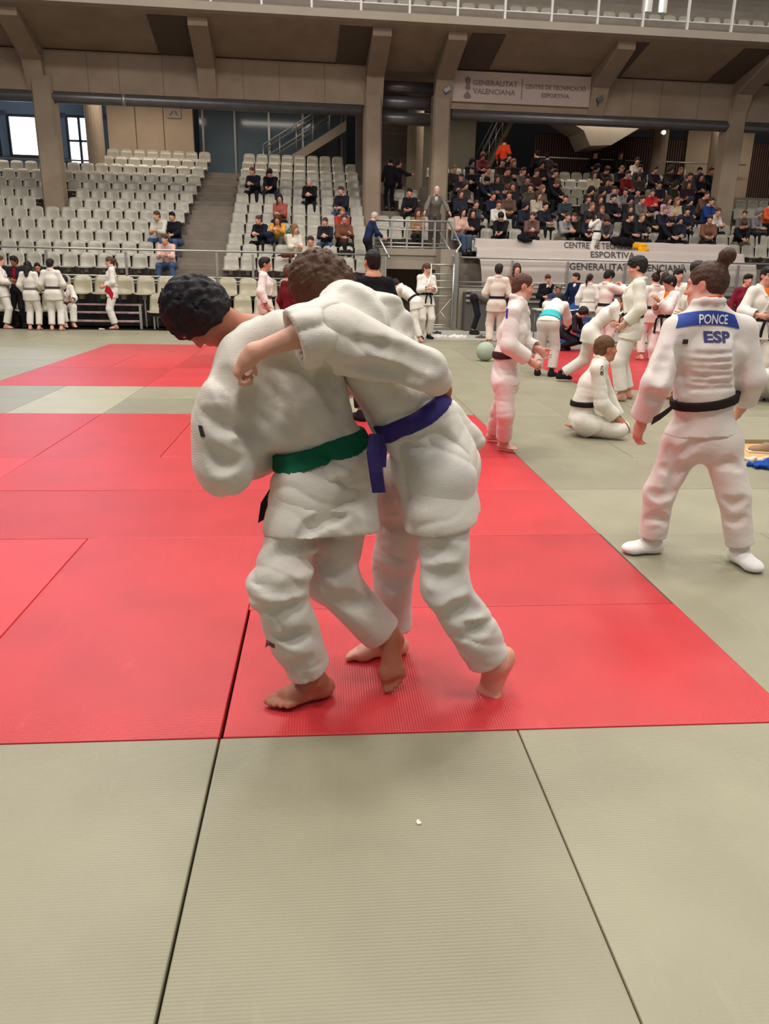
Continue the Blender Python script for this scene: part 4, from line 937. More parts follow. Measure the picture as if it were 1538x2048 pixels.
# ------------------------------------------------------------------ the two grapplers
def crease(F, pts, r=.012, k=.03, op='s'):
    F.chain(pts, [r*.6]+[r]*(len(pts)-2)+[r*.4], k=k, op=op)
def folds(F, lists, r=.032, depth=.015, k=.03, op='s', t0=1.4, t1=8.):
    """press fold lines into the cloth where they run over its surface"""
    for P in lists:
        P = [(P[i][0]+(P[i+1][0]-P[i][0])*f, P[i][1]+(P[i+1][1]-P[i][1])*f) for i in range(len(P)-1) for f in (0, .5)]+[P[-1]]; C = []
        for x, y in P:
            d = nrm((x-769)/FPX*AR-(y-1024)/FPX*AU+AF); t = np.arange(t0, t1, .008); e = F.ev(CAM+t[:, None]*d); w = np.nonzero(e < 0)[0]
            if len(w): C.append(CAM+t[w[0]]*d-d*(r-depth if op == 's' else depth-r))
        for i in range(len(C)-1):
            if np.linalg.norm(C[i+1]-C[i]) > .25: continue
            n = len(C)-1; f = lambda j: r*(.55+.45*math.sin(math.pi*(j+.3)/(n+.6)))
            F.cone(C[i], C[i+1], f(i), f(i+1), k=k, op=op)
# A: dark haired, green belt
A = dict(pelvis=at(662, 965, .36), waist=at(640, 893, .36), chest=at(585, 775, .36), neck=at(505, 672, .42), head=at(398, 630, .40), hf=V(-.3, .3, -.9), hu=V(-.93, .05, .34),
         shL=at(478, 752, .28), elL=at(443, 925, .22), wrL=at(528, 902, .42), shR=at(662, 672, .22), elR=at(852, 738, .16), wrR=at(888, 778, .40),
         hipL=at(615, 985, .30), knL=at(556, 1180, .14), anL=ground(628, 1398)+V(0, 0, .085), hipR=at(690, 990, .42), knR=at(662, 1160, .34), anR=at(782, 1282, .36),
         fdL=V(-.86, -.42, 0), fdR=V(.12, -.28, -1), fuR=V(.1, 1, -.1), hdR=V(-.1, .5, -.6))
A['fts'] = 1.18; A['foldax'] = nrm(at(600, 800, .3)-at(660, 730, .3)); A['srR'] = (.098, .062, .055); A['slR'] = .55; A['srL'] = (.08, .082, .08)
A['latc'] = nrm(V(.80, .0, .48)); A['latp'] = nrm(V(.86, .15, .36)); A['fuL'] = V(0, 0, 1)
def exA(F, part):
    if part == 'top':
        F.ell(at(445, 850, .2), (.085, .085, .15), k=.06); F.ell(at(452, 935, .2), (.07, .07, .08), k=.05)
        F.cone(at(478, 700, .3), at(560, 665, .3), .06, .07, k=.06); F.cone(at(600, 840, .26), at(540, 860, .26), .05, .05, k=.08)
        F.cone(at(690, 920, .34), at(725, 955, .38), .09, .055, k=.06)
        folds(F, [[(440, 745), (456, 768), (471, 805), (486, 820)], [(417, 825), (446, 842), (481, 837), (498, 817)], [(503, 780), (500, 830), (498, 880)], [(517, 727), (544, 781), (568, 830), (583, 875)], [(544, 722), (593, 752), (642, 790), (668, 818)], [(512, 790), (534, 835), (548, 885)], [(600, 705), (640, 735), (672, 775)]], .04, .030, .03)
        folds(F, [[(694, 730), (756, 743), (834, 758)], [(717, 680), (808, 704), (873, 733)], [(601, 1073), (641, 1045), (690, 1035)], [(580, 975), (640, 990), (720, 960)], [(620, 1010), (680, 1000), (735, 985)], [(420, 900), (440, 930), (470, 925)]], .03, .018, .025)
        folds(F, [[(500, 720), (530, 790), (556, 850)], [(530, 715), (590, 775), (640, 830)], [(430, 790), (450, 822), (480, 826)]], .03, .014, .04, 'u')
    else:
        folds(F, [[(512, 1133), (573, 1101), (650, 1073)], [(508, 1166), (561, 1184), (605, 1178)], [(541, 1222), (573, 1230), (610, 1214)], [(530, 1268), (581, 1283), (616, 1270)], [(560, 1110), (600, 1130), (645, 1120)], [(650, 1130), (680, 1150), (700, 1140)], [(660, 1190), (700, 1200), (730, 1215)], [(560, 1320), (590, 1330), (620, 1318)]], .032, .013, .03)
bA = figure(A, 'person in white judogi with green belt bending left, bare foot lifted behind', s2l(172, 110, 84), 'curly', s2l(24, 20, 26), s2l(214, 208, 197), s2l(212, 206, 196), belt=s2l(8, 92, 66), s=.92, h=.0065, seed=4, fold=.012, curlL=.9, curlR=1.1,
            loose=1.12, fit=1.08, legfit=1.06, Fextra=exA, sleeve=.95, leg=.86, knot=False, skirt=.17, pnR=V(-.6, -.2, -.6))
# B: brown hair, purple belt, near arm over the other's back
B_ = dict(pelvis=at(868, 925, .42), waist=at(818, 828, .42), chest=at(752, 712, .44), neck=at(676, 634, .5), head=at(645, 580, .64), hf=V(-.5, .5, -.7), hu=V(-.7, .1, .7),
          shL=at(712, 648, .26), elL=at(606, 668, .16), wrL=at(508, 704, .12), shR=at(690, 650, .68), elR=at(690, 742, .72), wrR=at(678, 810, .6),
          hipL=at(880, 955, .32), knL=at(892, 1175, .20), anL=at(986, 1330, .24), hipR=at(815, 960, .56), knR=at(790, 1120, .58), anR=ground(778, 1308)+V(0, 0, .08),
          fdL=V(-.42, -.28, -.86), fuL=V(-.75, -.55, .42), fbL=.5, fdR=V(-1, -.12, 0), hdL=V(-.62, .25, -.75))
B_['fts'] = 1.15; B_['foldax'] = nrm(at(700, 700, .3)-at(660, 600, .3)); B_['srL'] = (.09, .082, .078); B_['slL'] = .2
B_['latc'] = nrm(V(-.25, -1, -.1)); B_['latp'] = nrm(V(-.2, -1, 0)); B_['latc'] = -B_['latc']; B_['latp'] = -B_['latp']
def exB(F, part):
    if part == 'top':
        F.cone(at(650, 640, .24), at(700, 625, .3), .06, .08, k=.05); F.cone(at(765, 645, .4), at(690, 620, .42), .085, .09, k=.06)
        F.cone(at(860, 850, .42), at(915, 925, .42), .10, .05, k=.1); F.cone(at(890, 830, .52), at(950, 880, .52), .06, .035, k=.03);
        folds(F, [[(665, 642), (686, 632), (704, 619)], [(690, 575), (730, 605), (760, 640)], [(829, 890), (840, 930), (836, 970)], [(834, 862), (886, 884), (930, 912)], [(850, 930), (890, 950), (925, 960)], [(800, 870), (815, 930), (812, 985)], [(770, 590), (800, 620), (820, 660)]], .035, .015, .035)
    else:
        folds(F, [[(827, 1109), (867, 1101), (910, 1105)], [(863, 1200), (896, 1184), (926, 1170)], [(879, 1244), (916, 1226), (958, 1222)], [(904, 1285), (944, 1267), (974, 1256)], [(850, 1150), (880, 1160), (920, 1150)], [(758, 1041), (787, 1049), (811, 1049)], [(754, 1142), (783, 1170), (810, 1165)], [(835, 1040), (870, 1050), (915, 1040)]], .032, .013, .03)
bB = figure(B_, 'person in white judogi with purple belt bent over, arm draped across the other fighter', SKL, 'curly', BROWNH, s2l(218, 213, 203), s2l(212, 208, 200), belt=s2l(52, 40, 110), s=.97, h=.0065, seed=9, fold=.012, curlL=1.15, curlR=.8,
            loose=1.1, fit=1.06, legfit=.98, Fextra=exB, sleeve=.42, leg=.9, knot=False, skirt=.2, pnL=V(.3, .3, -1))

# ------------------------------------------------------------------ woman seen from behind on the right
Y = 1.62
PJ = dict(pelvis=at(1405, 862, Y), waist=at(1408, 800, Y-.02), chest=at(1418, 712, Y-.02), neck=at(1416, 610, Y), head=at(1412, 572, Y+.03), hf=V(-.72, .68, -.12), hu=V(.12, -.06, 1),
          shL=at(1356, 660, Y-.02), elL=at(1312, 768, Y-.12), wrL=at(1284, 842, Y-.02), shR=at(1484, 660, Y), elR=at(1502, 762, Y-.06), wrR=at(1488, 806, Y+.08),
          hipL=at(1368, 885, Y), knL=at(1318, 985, Y+.02), anL=ground(1300, 1106)+V(0, 0, .08), hipR=at(1440, 885, Y-.02), knR=at(1468, 990, Y-.1), anR=ground(1476, 1128)+V(0, 0, .085),
          fdL=V(-1, -.12, 0), fdR=V(.12, -1, -.05), hdL=V(-.12, .15, -.9), hdR=V(-.1, .4, -.8))
PJ['latc'] = V(1, .05, 0); PJ['latp'] = V(1, 0, 0); PJ['foldax'] = V(0, 0, 1); PJ['fts'] = .95
PJ['elR'] = at(1504, 758, Y-.04); PJ['srR'] = (.068, .066, .064); PJ['srL'] = (.07, .07, .066)
def exP(F, part):
    if part == 'top':
        folds(F, [[(x0, y), ((x0+x1)/2, y+3), (x1, y-1)] for y, x0, x1 in ((706, 1372, 1470), (722, 1368, 1466), (736, 1380, 1474), (750, 1366, 1460), (764, 1372, 1476), (776, 1360, 1470))], .014, .006, .012)
        folds(F, [[(1366, 680), (1362, 720), (1368, 780)], [(1476, 680), (1482, 720), (1476, 780)], [(1330, 700), (1320, 740), (1318, 770)], [(1300, 790), (1312, 800), (1325, 795)]], .03, .012, .03)
    else:
        folds(F, [[(1320, 935), (1355, 945), (1392, 925)], [(1296, 985), (1320, 995), (1350, 985)], [(1440, 935), (1460, 925), (1480, 935)], [(1446, 1000), (1468, 1010), (1492, 1000)], [(1290, 1040), (1315, 1036), (1335, 1044)], [(1400, 880), (1370, 905), (1340, 915)], [(1450, 1040), (1470, 1046), (1490, 1038)], [(1340, 900), (1350, 950), (1340, 990)]], .028, .010, .025)
bP = figure(PJ, 'person seen from behind, judogi with blue name panel, black belt, hair bun, white socks', SKL, 'bun', s2l(74, 50, 38), s2l(228, 220, 214), s2l(226, 216, 210), belt=s2l(38, 28, 30), s=.93, h=.0068, seed=14, fold=.005,
            curlL=.45, curlR=.5, undershirt=s2l(228, 70, 40), socks=s2l(236, 232, 228), Fextra=exP, sleeve=.86, leg=.9, knot=False, fit=1.06, torso_f=1.12, skirt=.012, legfit=.98)
def bvh_of(o): me = o.data; return BVHTree.FromPolygons([v.co[:] for v in me.vertices], [p.vertices[:] for p in me.polygons])
def kid(o, n): return next(c for c in o.children if c.name.startswith(n))
def decal(me, o, origin, ux, uy, dirn, name, m, parent, off=.003, color=None, label=None):
    """lay a flat mesh (in local x, y) onto a cloth surface: every vertex is dropped along dirn onto it"""
    t = bvh_of(o); dn = Vector(dirn).normalized(); bm = bmesh.new(); bm.from_mesh(me)
    for v in bm.verts:
        p = Vector(origin)+Vector(ux)*v.co.x+Vector(uy)*v.co.y; hit = t.ray_cast(p-dn*.35, dn)
        v.co = (hit[0]-dn*(off+v.co.z)) if hit[0] is not None else p
    bm.to_mesh(me); bm.free(); q = link(name, me, parent, m, color)
    if label: q['label'] = label
    return q
def sheet(poly_fn, nx, ny):
    vs = [(*poly_fn(i/nx, j/ny), 0) for j in range(ny+1) for i in range(nx+1)]
    fs = [(j*(nx+1)+i, j*(nx+1)+i+1, (j+1)*(nx+1)+i+1, (j+1)*(nx+1)+i) for j in range(ny) for i in range(nx)]
    me = bpy.data.meshes.new('panel'); me.from_pydata(vs, [], fs); return me
def letters(txt, size, w=None, bold=.0, sub=True):
    me = text_mesh(txt, size, 0, bold); bm = bmesh.new(); bm.from_mesh(me)
    if w:
        xs = [v.co.x for v in bm.verts]; k = w/(max(xs)-min(xs)); 
        for v in bm.verts: v.co.x *= k
    bm.to_mesh(me); bm.free(); return me
jk = kid(bP, 'judo_jacket'); px = .00234
def pc(x, y): return at(x, y, Y-.12)
BLUE = mat('blue patch', s2l(30, 62, 150), rough=.7); WHT = mat('white print', s2l(225, 225, 228), rough=.7); NAVY = mat('navy print', s2l(48, 46, 104), rough=.7)
org = pc(1424, 648); m_ = (np.linalg.norm(pc(1500, 648)-pc(1400, 648)))/100
pan = decal(sheet(lambda u, v: ((u-.5)*m_*(132-20*v), m_*(-8+27*v+7*(1-(2*u-1)**2))), 40, 12), jk, org, (1, .05, 0), (0, 0, 1), (0, 1, -.1), 'name_panel', BLUE, jk, .004, label='blue panel across the shoulders')
decal(letters('PONCE', m_*25, m_*57, m_*.5), jk, pc(1434, 639), (1, .05, -.01), (0, 0, 1), (0, 1, -.1), 'name_lettering', WHT, pan, .0065)
decal(letters('ESP', m_*29, m_*52, m_*1.1), jk, pc(1435, 675), (1, .05, 0), (0, 0, 1), (0, 1, -.1), 'country_lettering', NAVY, jk, .004)
decal(sheet(lambda u, v: (m_*(u-.5)*11, m_*(v-.5)*9), 3, 3), jk, pc(1374, 684), (1, 0, 0), (0, 0, 1), (0, 1, 0), 'brand_tag', mat('black print', (.02, .02, .025), rough=.7), jk, .004, label='small black tag under the name panel')
e = MB(); e.ribbon([at(1352, 806, Y-.2), at(1338, 820, Y-.2), at(1322, 832, Y-.18), at(1305, 842, Y-.15)], V(.01, 0, .04), .006); e.build('belt_end', BL, kid(bP, 'belt'), s2l(38, 28, 30))
# ------------------------------------------------------------------ girl walking to the right
Y = 4.15
GJ = dict(pelvis=at(1012, 752, Y), waist=at(1012, 708, Y), chest=at(1026, 664, Y), neck=at(1037, 600, Y), head=at(1046, 574, Y), hf=V(.96, -.12, -.16), hu=V(.14, 0, 1),
          shR=at(1026, 624, Y-.15), elR=at(1018, 692, Y-.22), wrR=at(1060, 722, Y-.16), shL=at(1044, 624, Y+.15), elL=at(1048, 690, Y+.18), wrL=at(1078, 698, Y+.06),
          hipR=at(1010, 768, Y-.08), knR=at(1012, 826, Y-.12), anR=ground(1006, 902)+V(0, 0, .085), hipL=at(1016, 768, Y+.08), knL=at(1000, 822, Y+.22), anL=ground(984, 884)+V(0, 0, .085),
          fdR=V(.55, -.75, 0), fdL=V(.85, -.5, 0), hdR=V(.8, -.3, -.5), hdL=V(.7, 0, -.7))
GJ['latc'] = V(.12, -1, 0); GJ['latp'] = V(.1, -1, 0); GJ['foldax'] = V(.4, 0, 1)
bG = figure(GJ, 'person walking right past the red mat edge, barefoot, white judogi, hair tied back', SKL, 'crop', s2l(92, 60, 46), s2l(232, 224, 218), s2l(232, 214, 210), belt=s2l(60, 36, 40), s=.86, h=.008, seed=24, fold=.008, knot=False, legfit=.95, skirt=.05, curlL=.6, curlR=.6, leg=.86)
gj = kid(bG, 'judo_jacket'); decal(sheet(lambda u, v: ((u-.5)*.035, (v-.5)*.08), 3, 6), gj, at(1013, 628, 4.0), (.8, .4, 0), (0, 0, 1), (.3, 1, -.2), 'shoulder_patch', BLUE, gj, .004, label='blue patch behind the shoulder')
# ------------------------------------------------------------------ boy kneeling upright on the green mats
Y = 4.92
KJ = dict(pelvis=at(1164, 838, Y), waist=at(1166, 806, Y), chest=at(1184, 768, Y), neck=at(1202, 719, Y), head=at(1211, 698, Y), hf=V(.95, .12, .05), hu=V(.05, 0, 1),
          shR=at(1194, 738, Y-.17), elR=at(1204, 808, Y-.2), wrR=at(1232, 836, Y-.2), shL=at(1200, 738, Y+.17), elL=at(1218, 800, Y+.22), wrL=at(1240, 840, Y+.16),
          hipR=at(1166, 846, Y-.09), knR=at(1238, 860, Y-.2), anR=ground(1160, 872)+V(0, 0, .06), hipL=at(1170, 846, Y+.09), knL=at(1244, 856, Y+.2), anL=ground(1164, 858)+V(0, .0, .06),
          fdR=V(-1, -.1, -.05), fdL=V(-1, .1, -.05), fuR=V(0, 0, -1), fuL=V(0, 0, -1), hdR=V(.6, -.1, -.5), hdL=V(.6, 0, -.4))
KJ['latc'] = V(0, -1, 0); KJ['latp'] = V(0, -1, 0); KJ['foldax'] = V(.3, 0, 1); KJ['slR'] = .9; KJ['hs'] = 1.12
bK = figure(KJ, 'person kneeling on the green mats facing right, hands on knees, white judogi, black belt', SKM, 'crop', s2l(96, 68, 44), s2l(230, 226, 214), s2l(228, 222, 210), belt=s2l(30, 22, 20), s=.92, h=.008, seed=31, fold=.007, knot=False, skirt=.13, legfit=.9, pnR=V(0, 0, -1), pnL=V(0, 0, -1), curlR=.15, curlL=.2, leg=.8)
kj = kid(bK, 'judo_jacket'); st_ = bpy.data.meshes.new('marks'); B = MB()
def stroke(p, q, w=.006): p = V(*p, 0); q = V(*q, 0); d = nrm(q-p); n = V(-d[1], d[0], 0)*w/2; k = len(B.v); B.v += [tuple(p+n), tuple(q+n), tuple(q-n), tuple(p-n)]; B.f.append((k, k+1, k+2, k+3)); B.sm.append(False)
for (a_, b_) in (((-.02, .04), (.018, .044)), ((0, .052), (-.004, .02)), ((-.018, .028), (.02, .03)), ((-.012, .02), (-.02, .008)), ((.004, .02), (.02, .006)), ((-.016, -.008), (.014, -.004)), ((-.004, 0), (-.006, -.034)), ((-.018, -.02), (.012, -.016)), ((.01, -.008), (.018, -.036)), ((-.012, -.034), (.016, -.034))): stroke(a_, b_)
decal(B.mesh('marks'), kj, at(1201, 742, Y-.2), (1, .05, 0), (.08, 0, 1), (-.05, 1, -.1), 'shoulder_lettering', mat('black print'), kj, .004, label='black embroidered characters on the shoulder')
# ------------------------------------------------------------------ people standing about the hall
BLACKC, NAVYC, JEANC = s2l(34, 32, 36), s2l(34, 40, 62), s2l(88, 112, 140)
GIW, GIP = s2l(232, 228, 218), s2l(226, 220, 206)
BB = s2l(28, 24, 26)
def stand_at(label, fx, fy, ty, face, H=None, h=.012, **k):
    """stand a posed figure on the floor at pixel fx, fy; ty = pixel row of the head's top (gives its height)"""
    pk = {n: k.pop(n) for n in ('bend', 'twist', 'head', 'hands', 'elb', 'feet', 'knees', 'drop', 'fdir', 'neckb', 'pel', 'fup') if n in k}
    z0 = k.pop('z', 0.); g = ground(fx, fy, z0)
    if H is None: H = at(fx, ty, g[1])[2]-z0+.0
    J = pose(H=H, **pk); J = place(J, g[0], g[1], face, z0); s = k.pop('s', H/1.72)
    for n in ('fts', 'hs', 'bh'):
        if n in k: J[n] = k.pop(n)
    return figure(J, label, s=s, h=h, **k)
PI = math.pi; LFT, RGT, AWAY, TOW = PI/2, -PI/2, 0., PI
hip_hands = ((-.05, .05, -.42), (.05, .05, -.42))
crossed = ((.12, .26, -.2), (-.12, .26, -.22))
# left group
stand_at('judoka cut by the left photo edge, white judogi with pale belt, looking right', 14, 657, 512, RGT+.3, belt=s2l(150, 160, 180), hairc=BROWNH, hands=((.05, .25, -.25), (-.05, .28, -.3)), seed=41, h=.012)
stand_at('adult in dark jacket over maroon shirt inside the left group', 45, 656, 513, TOW-.2, gi=False, top=s2l(40, 34, 46), bottom=BLACKC, skin=SKD, hair='mop', undershirt=s2l(120, 24, 36), shoes=BLACKC, jacket_open=True, hands=((.05, .3, -.25), (-.05, .3, -.3)), seed=42)
stand_at('judoka from behind with long dark hair, second from the left in the group', 70, 660, 523, AWAY-.1, belt=s2l(118, 112, 104), hair='long', head=(0, .25, 0), hands=((-.05, .15, -.45), (.0, .22, -.4)), knot=False, seed=43)
stand_at('dark haired person in dark hoodie half hidden in the left group', 88, 652, 526, TOW+.4, gi=False, top=s2l(42, 40, 54), bottom=BLACKC, skin=SKM, shoes=BLACKC, seed=44)
stand_at('judoka from behind with dark hair and thin dark belt, in front of the seated boy', 114, 661, 519, AWAY, belt=s2l(60, 50, 48), hair='mop', head=(0, .2, 0), hands=((-.05, .2, -.4), (.03, .25, -.36)), knot=False, fit=1.05, seed=45)
stand_at('judoka standing alone facing left, holding a red cloth at the waist', 232, 658, 514, LFT+.25, hair='tail', hairc=BROWNH, belt=s2l(225, 220, 210), hands=((.05, .2, -.38), (-.08, .22, -.36)), head=(0, .15, 0), seed=46, knot=False)
c_ = MB(); q = at(220, 584, 17.1); c_.ribbon([q+V(-.1, 0, .08), q+V(.0, -.04, .02), q+V(.06, -.02, -.12)], V(.05, 0, .16), .01); props(c_.build('red_cloth', CL, None, s2l(176, 36, 48)), 'red cloth held by the judoka standing alone on the left', 'cloth')
def seated(label, u, v, z, rz=0., h=.014, hands=None, bend=.25, spread=.1, legf=.42, ank=None, headp=(0, .1, 0), mk=None, **k):
    """sits on a seat at stand coordinates; z = seat pan height; faces the hall"""
    J = pose(H=1.68, bend=bend, head=headp, hands=hands or ((.06, .34, -.3), (-.06, .34, -.3)), pel=(0, 0, .1), feet=ank or ((-spread, legf, -.34), (spread, legf, -.34)), knees=((-.1, .6, 1), (.1, .6, 1)), fdir=((-.15, 1, 0), (.15, 1, 0)))
    p = S(u, v, z); J = place(J, p[0], p[1], PI+DL+rz, p[2]); return figure(J, label, h=h, **k)
seated('boy in white judogi sitting on a floor seat beside the left group, head bowed', -6.2, -1.25, .47, rz=.5, hair='mop', headp=(0, .7, 0), bend=.35, belt=BB, undershirt=s2l(60, 40, 40), knot=False, seed=47, h=.012, skirt=.05)
# middle
stand_at('young judoka with brown belt facing right, behind the left fighter', 533, 712, 515, RGT, belt=s2l(80, 52, 44), top=s2l(232, 218, 212), bottom=s2l(232, 216, 212), hair='short', skin=SKM, seed=48, knot=False)
stand_at('person with brown curly hair and dark red top behind the fighters, face turned away', 583, 735, 530, RGT+.6, gi=False, top=s2l(110, 34, 40), bottom=BLACKC, hair='curly', hairc=s2l(96, 66, 48), seed=49)
stand_at('man in black t-shirt seen from behind between the fighters and the stand', 742, 840, 500, AWAY+.35, gi=False, top=s2l(30, 30, 36), bottom=BLACKC, shoes=BLACKC, hair='crop', hairc=s2l(26, 22, 22), skin=s2l(206, 150, 116), h=.009, hands=((-.02, .12, -.45), (.02, .12, -.45)), sleeve=.12, seed=50, fit=1.05)
stand_at('judoka with black belt bending forward beside the scaffold', 830, 684, 548, LFT-.5, H=1.62, bend=.75, hands=((0, .35, -.42), (0, .38, -.4)), feet=((-.12, -.18, .08), (.12, .12, .08)), hair='mop', belt=BB, seed=51, knot=False, head=(0, .9, 0))
stand_at('judoka with tied hair and arms folded beside the scaffold, black socks', 849, 678, 527, TOW+.3, hair='tail', hairc=BROWNH, belt=BB, hands=((.1, .26, -.26), (-.1, .28, -.24)), head=(.2, .35, 0), seed=52, socks=BLACKC)
# right, far
stand_at('judoka from behind with dark hair and black belt by the apron edge', 988, 694, 529, AWAY-.15, hair='mop', hairc=s2l(38, 30, 28), belt=s2l(26, 28, 44), top=s2l(226, 214, 200), bottom=s2l(226, 212, 200), hands=((.0, .25, -.32), (.0, .25, -.32)), seed=53, knot=False)
stand_at('woman with long brown hair facing the camera behind the judoka with the black belt', 1024, 680, 527, TOW, gi=False, top=s2l(120, 90, 70), bottom=BLACKC, hair='long', hairc=s2l(70, 46, 36), shoes=BLACKC, hands=((.1, .26, -.2), (-.1, .26, -.2)), seed=54)
stand_at('person in grey brown coat bending right down to put on a shoe', 945, 668, 590, RGT-.25, H=1.72, bend=1.45, hands=((.0, .45, -.62), (-.02, .4, -.66)), head=(0, 1.7, 0), gi=False, top=s2l(98, 92, 84), bottom=s2l(36, 34, 40), shoes=s2l(40, 38, 40), hair='short', seed=55)
stand_at('man in black suit standing behind the walking girl, hand at his mouth', 1086, 672, 549, TOW+.1, gi=False, top=s2l(30, 28, 34), bottom=s2l(28, 26, 32), shoes=BLACKC, undershirt=s2l(210, 200, 200), hairc=s2l(84, 50, 34), hands=((.14, .2, .02), (-.05, .2, -.3)), head=(0, .3, 0), seed=56)
stand_at('man in navy suit and white shirt by the official table, facing right', 1142, 676, 546, TOW-.75, gi=False, top=s2l(28, 36, 66), bottom=s2l(26, 28, 44), shoes=BLACKC, undershirt=s2l(220, 222, 228), hairc=s2l(42, 30, 26), head=(-.7, 0, 0), seed=57)
stand_at('judoka with long dark ponytail standing behind the tall one, back to camera', 1168, 684, 548, AWAY-.3, hair='tail', hairc=s2l(44, 32, 30), belt=s2l(222, 216, 206), knot=False, seed=58, fit=1.05, head=(-.5, .1, 0), fts=1.)
stand_at('judoka with black hair holding a hand to the face, behind the maroon shirt', 1200, 712, 541, RGT+.35, hair='mop', hairc=s2l(24, 20, 24), belt=BB, hands=((.1, .3, .06), (-.05, .3, .02)), head=(0, .5, 0), seed=59, skin=s2l(216, 150, 128))
stand_at('judoka in raised jacket with turquoise undershirt, bending beside the walking girl', 1088, 752, 590, AWAY-.55, H=1.5, bend=.8, hands=((.02, .4, -.3), (-.02, .4, -.35)), hair='short', hairc=s2l(30, 26, 30), bottom=s2l(214, 202, 196), socks=BLACKC, bh=.075, belt=s2l(60, 178, 182), knot=False, seed=60, head=(-.6, .9, 0), skirt=.0)
stand_at('person with dark curly hair crouching in front of the blue box', 1122, 700, 620, TOW+.9, H=1.5, drop=.45, bend=.6, gi=False, top=s2l(48, 40, 44), bottom=BLACKC, hair='curly', hairc=s2l(46, 32, 30), hands=((0, .3, -.35), (0, .3, -.35)), head=(0, .6, 0), seed=61, shoes=BLACKC)
# right, nearer
stand_at('judoka leaning forward with open white jacket over a maroon shirt, black sock', 1172, 768, 590, RGT-.4, H=1.6, bend=.62, drop=.12, feet=((-.16, -.38, .1), (.12, .12, .08)), hands=((.05, .3, -.52), (-.02, .26, -.55)), hair='short', hairc=s2l(84, 58, 48), undershirt=s2l(140, 22, 42), jacket_open=True, socks=BLACKC, skin=SKM, head=(0, .35, 0), h=.01, seed=62, name='person')
tall = stand_at('tall judoka facing left with black belt, between the kneeling boy and the banner', 1248, 800, 514, LFT-.3, hair='mop', hairc=s2l(34, 28, 28), belt=BB, top=s2l(234, 230, 216), hands=((.0, .12, -.46), (-.02, .16, -.44)), head=(0, .15, 0), h=.009, seed=63, feet=((-.12, .05, .08), (.14, -.05, .08)))
stand_at('black haired boy with orange collar and black belt, arm across his chest', 1318, 752, 552, LFT+.35, hair='mop', hairc=s2l(26, 24, 28), belt=BB, undershirt=s2l(240, 110, 44), hands=((.12, .3, -.08), (-.14, .28, -.2)), head=(-.3, .2, 0), h=.01, seed=64, top=s2l(234, 222, 216), bottom=s2l(232, 212, 208), skin=SKM)
stand_at('judoka with hair bun seen from behind, between the tall one and the orange collar boy', 1292, 720, 545, AWAY+.1, hair='bun', hairc=s2l(44, 32, 30), belt=BB, knot=False, seed=65)
stand_at('person with long brown hair looking at the camera past the hair bun', 1312, 706, 545, TOW, gi=False, top=s2l(96, 84, 70), bottom=BLACKC, hair='long', hairc=s2l(56, 38, 30), shoes=BLACKC, seed=66)
stand_at('dark haired judoka just behind the orange collar boy', 1334, 716, 538, TOW+.3, hair='short', hairc=s2l(28, 24, 28), belt=BB, seed=67)
stand_at('dark haired judoka with deep open collar, left of the name panel', 1362, 800, 524, TOW-1.2, hair='mop', hairc=s2l(40, 30, 28), belt=BB, hands=((.05, .25, -.3), (.05, .1, -.45)), head=(.3, .15, 0), h=.009, seed=68, skin=SKM)
stand_at('judoka facing the camera with orange collar, right of the woman with the name panel', 1494, 792, 533, TOW+.2, hair='short', hairc=s2l(30, 26, 28), belt=BB, undershirt=s2l(244, 124, 48), h=.009, seed=69, skin=s2l(214, 150, 132), head=(-.2, .1, 0), hands=((.0, .2, -.4), (.05, .25, -.3)), fts=1.)
stand_at('man in dark coat at the right photo edge, seen from behind', 1528, 748, 538, AWAY+.5, gi=False, top=s2l(52, 46, 54), bottom=s2l(40, 34, 40), shoes=BLACKC, hair='crop', hairc=s2l(56, 44, 40), seed=70, skin=SKM)
stand_at('person in maroon top glimpsed behind the two people at the right edge', 1470, 722, 548, TOW, gi=False, top=s2l(120, 36, 50), bottom=BLACKC, shoes=BLACKC, seed=71)
# one sits on the mats at the very right edge
g = ground(1548, 812); J = pose(H=1.62, bend=-.1, pel=(0, 0, .13), feet=((-.1, .62, .08), (.12, .78, .07)), knees=((-.2, .4, 1), (.1, .1, 1)), hands=((-.1, -.2, -.42), (.1, .2, -.3)), fdir=((-.2, 1, .5), (.2, 1, .5)))
figure(place(J, g[0]+.25, g[1]+.35, LFT, 0), 'judoka sitting on the mats, mostly beyond the right photo edge', hair='short', belt=BB, seed=72, h=.01)
# a seated official behind the laptop
seated('seated official with a cap behind the laptop at the table', 6.1, -2.35, .46, gi=False, top=s2l(58, 70, 96), bottom=BLACKC, headgear=s2l(112, 110, 92), hair='crop', seed=73, skin=SKM)
# ------------------------------------------------------------------ things at the apron
BLU = mat('box blue', s2l(48, 70, 116), rough=.6); 
g = ground(1142, 688)
t = empty('table', (g[0], g[1]+.75, -.012), -.05, 'folding table with laptop behind the blue box', 'table'); mb = MB(); mb.box(-.7, .7, -.35, .35, .72, .75, .006); mb.build('tabletop', mat('table top', s2l(206, 200, 190), rough=.5), t)
for x in (-.62, .62):
    for y in (-.28, .28): mb = MB(); mb.tube([(x, y, 0), (x, y, .73)], .015); mb.build('leg', GALV, t)
lp = empty('laptop', (g[0]-.35, g[1]+.72, .738), -.1, 'open silver laptop on the official table', 'laptop'); mb = MB(); mb.box(-.17, .17, -.12, .12, 0, .015, .004); mb.build('base', GALV, lp); mb = MB(); mb.obox((0, -.15, .12), (.17, 0, 0), (0, .004, .001), (0, -.04, .11)); mb.build('screen', mat('laptop lid', s2l(176, 172, 168), rough=.4, metal=.3), lp)
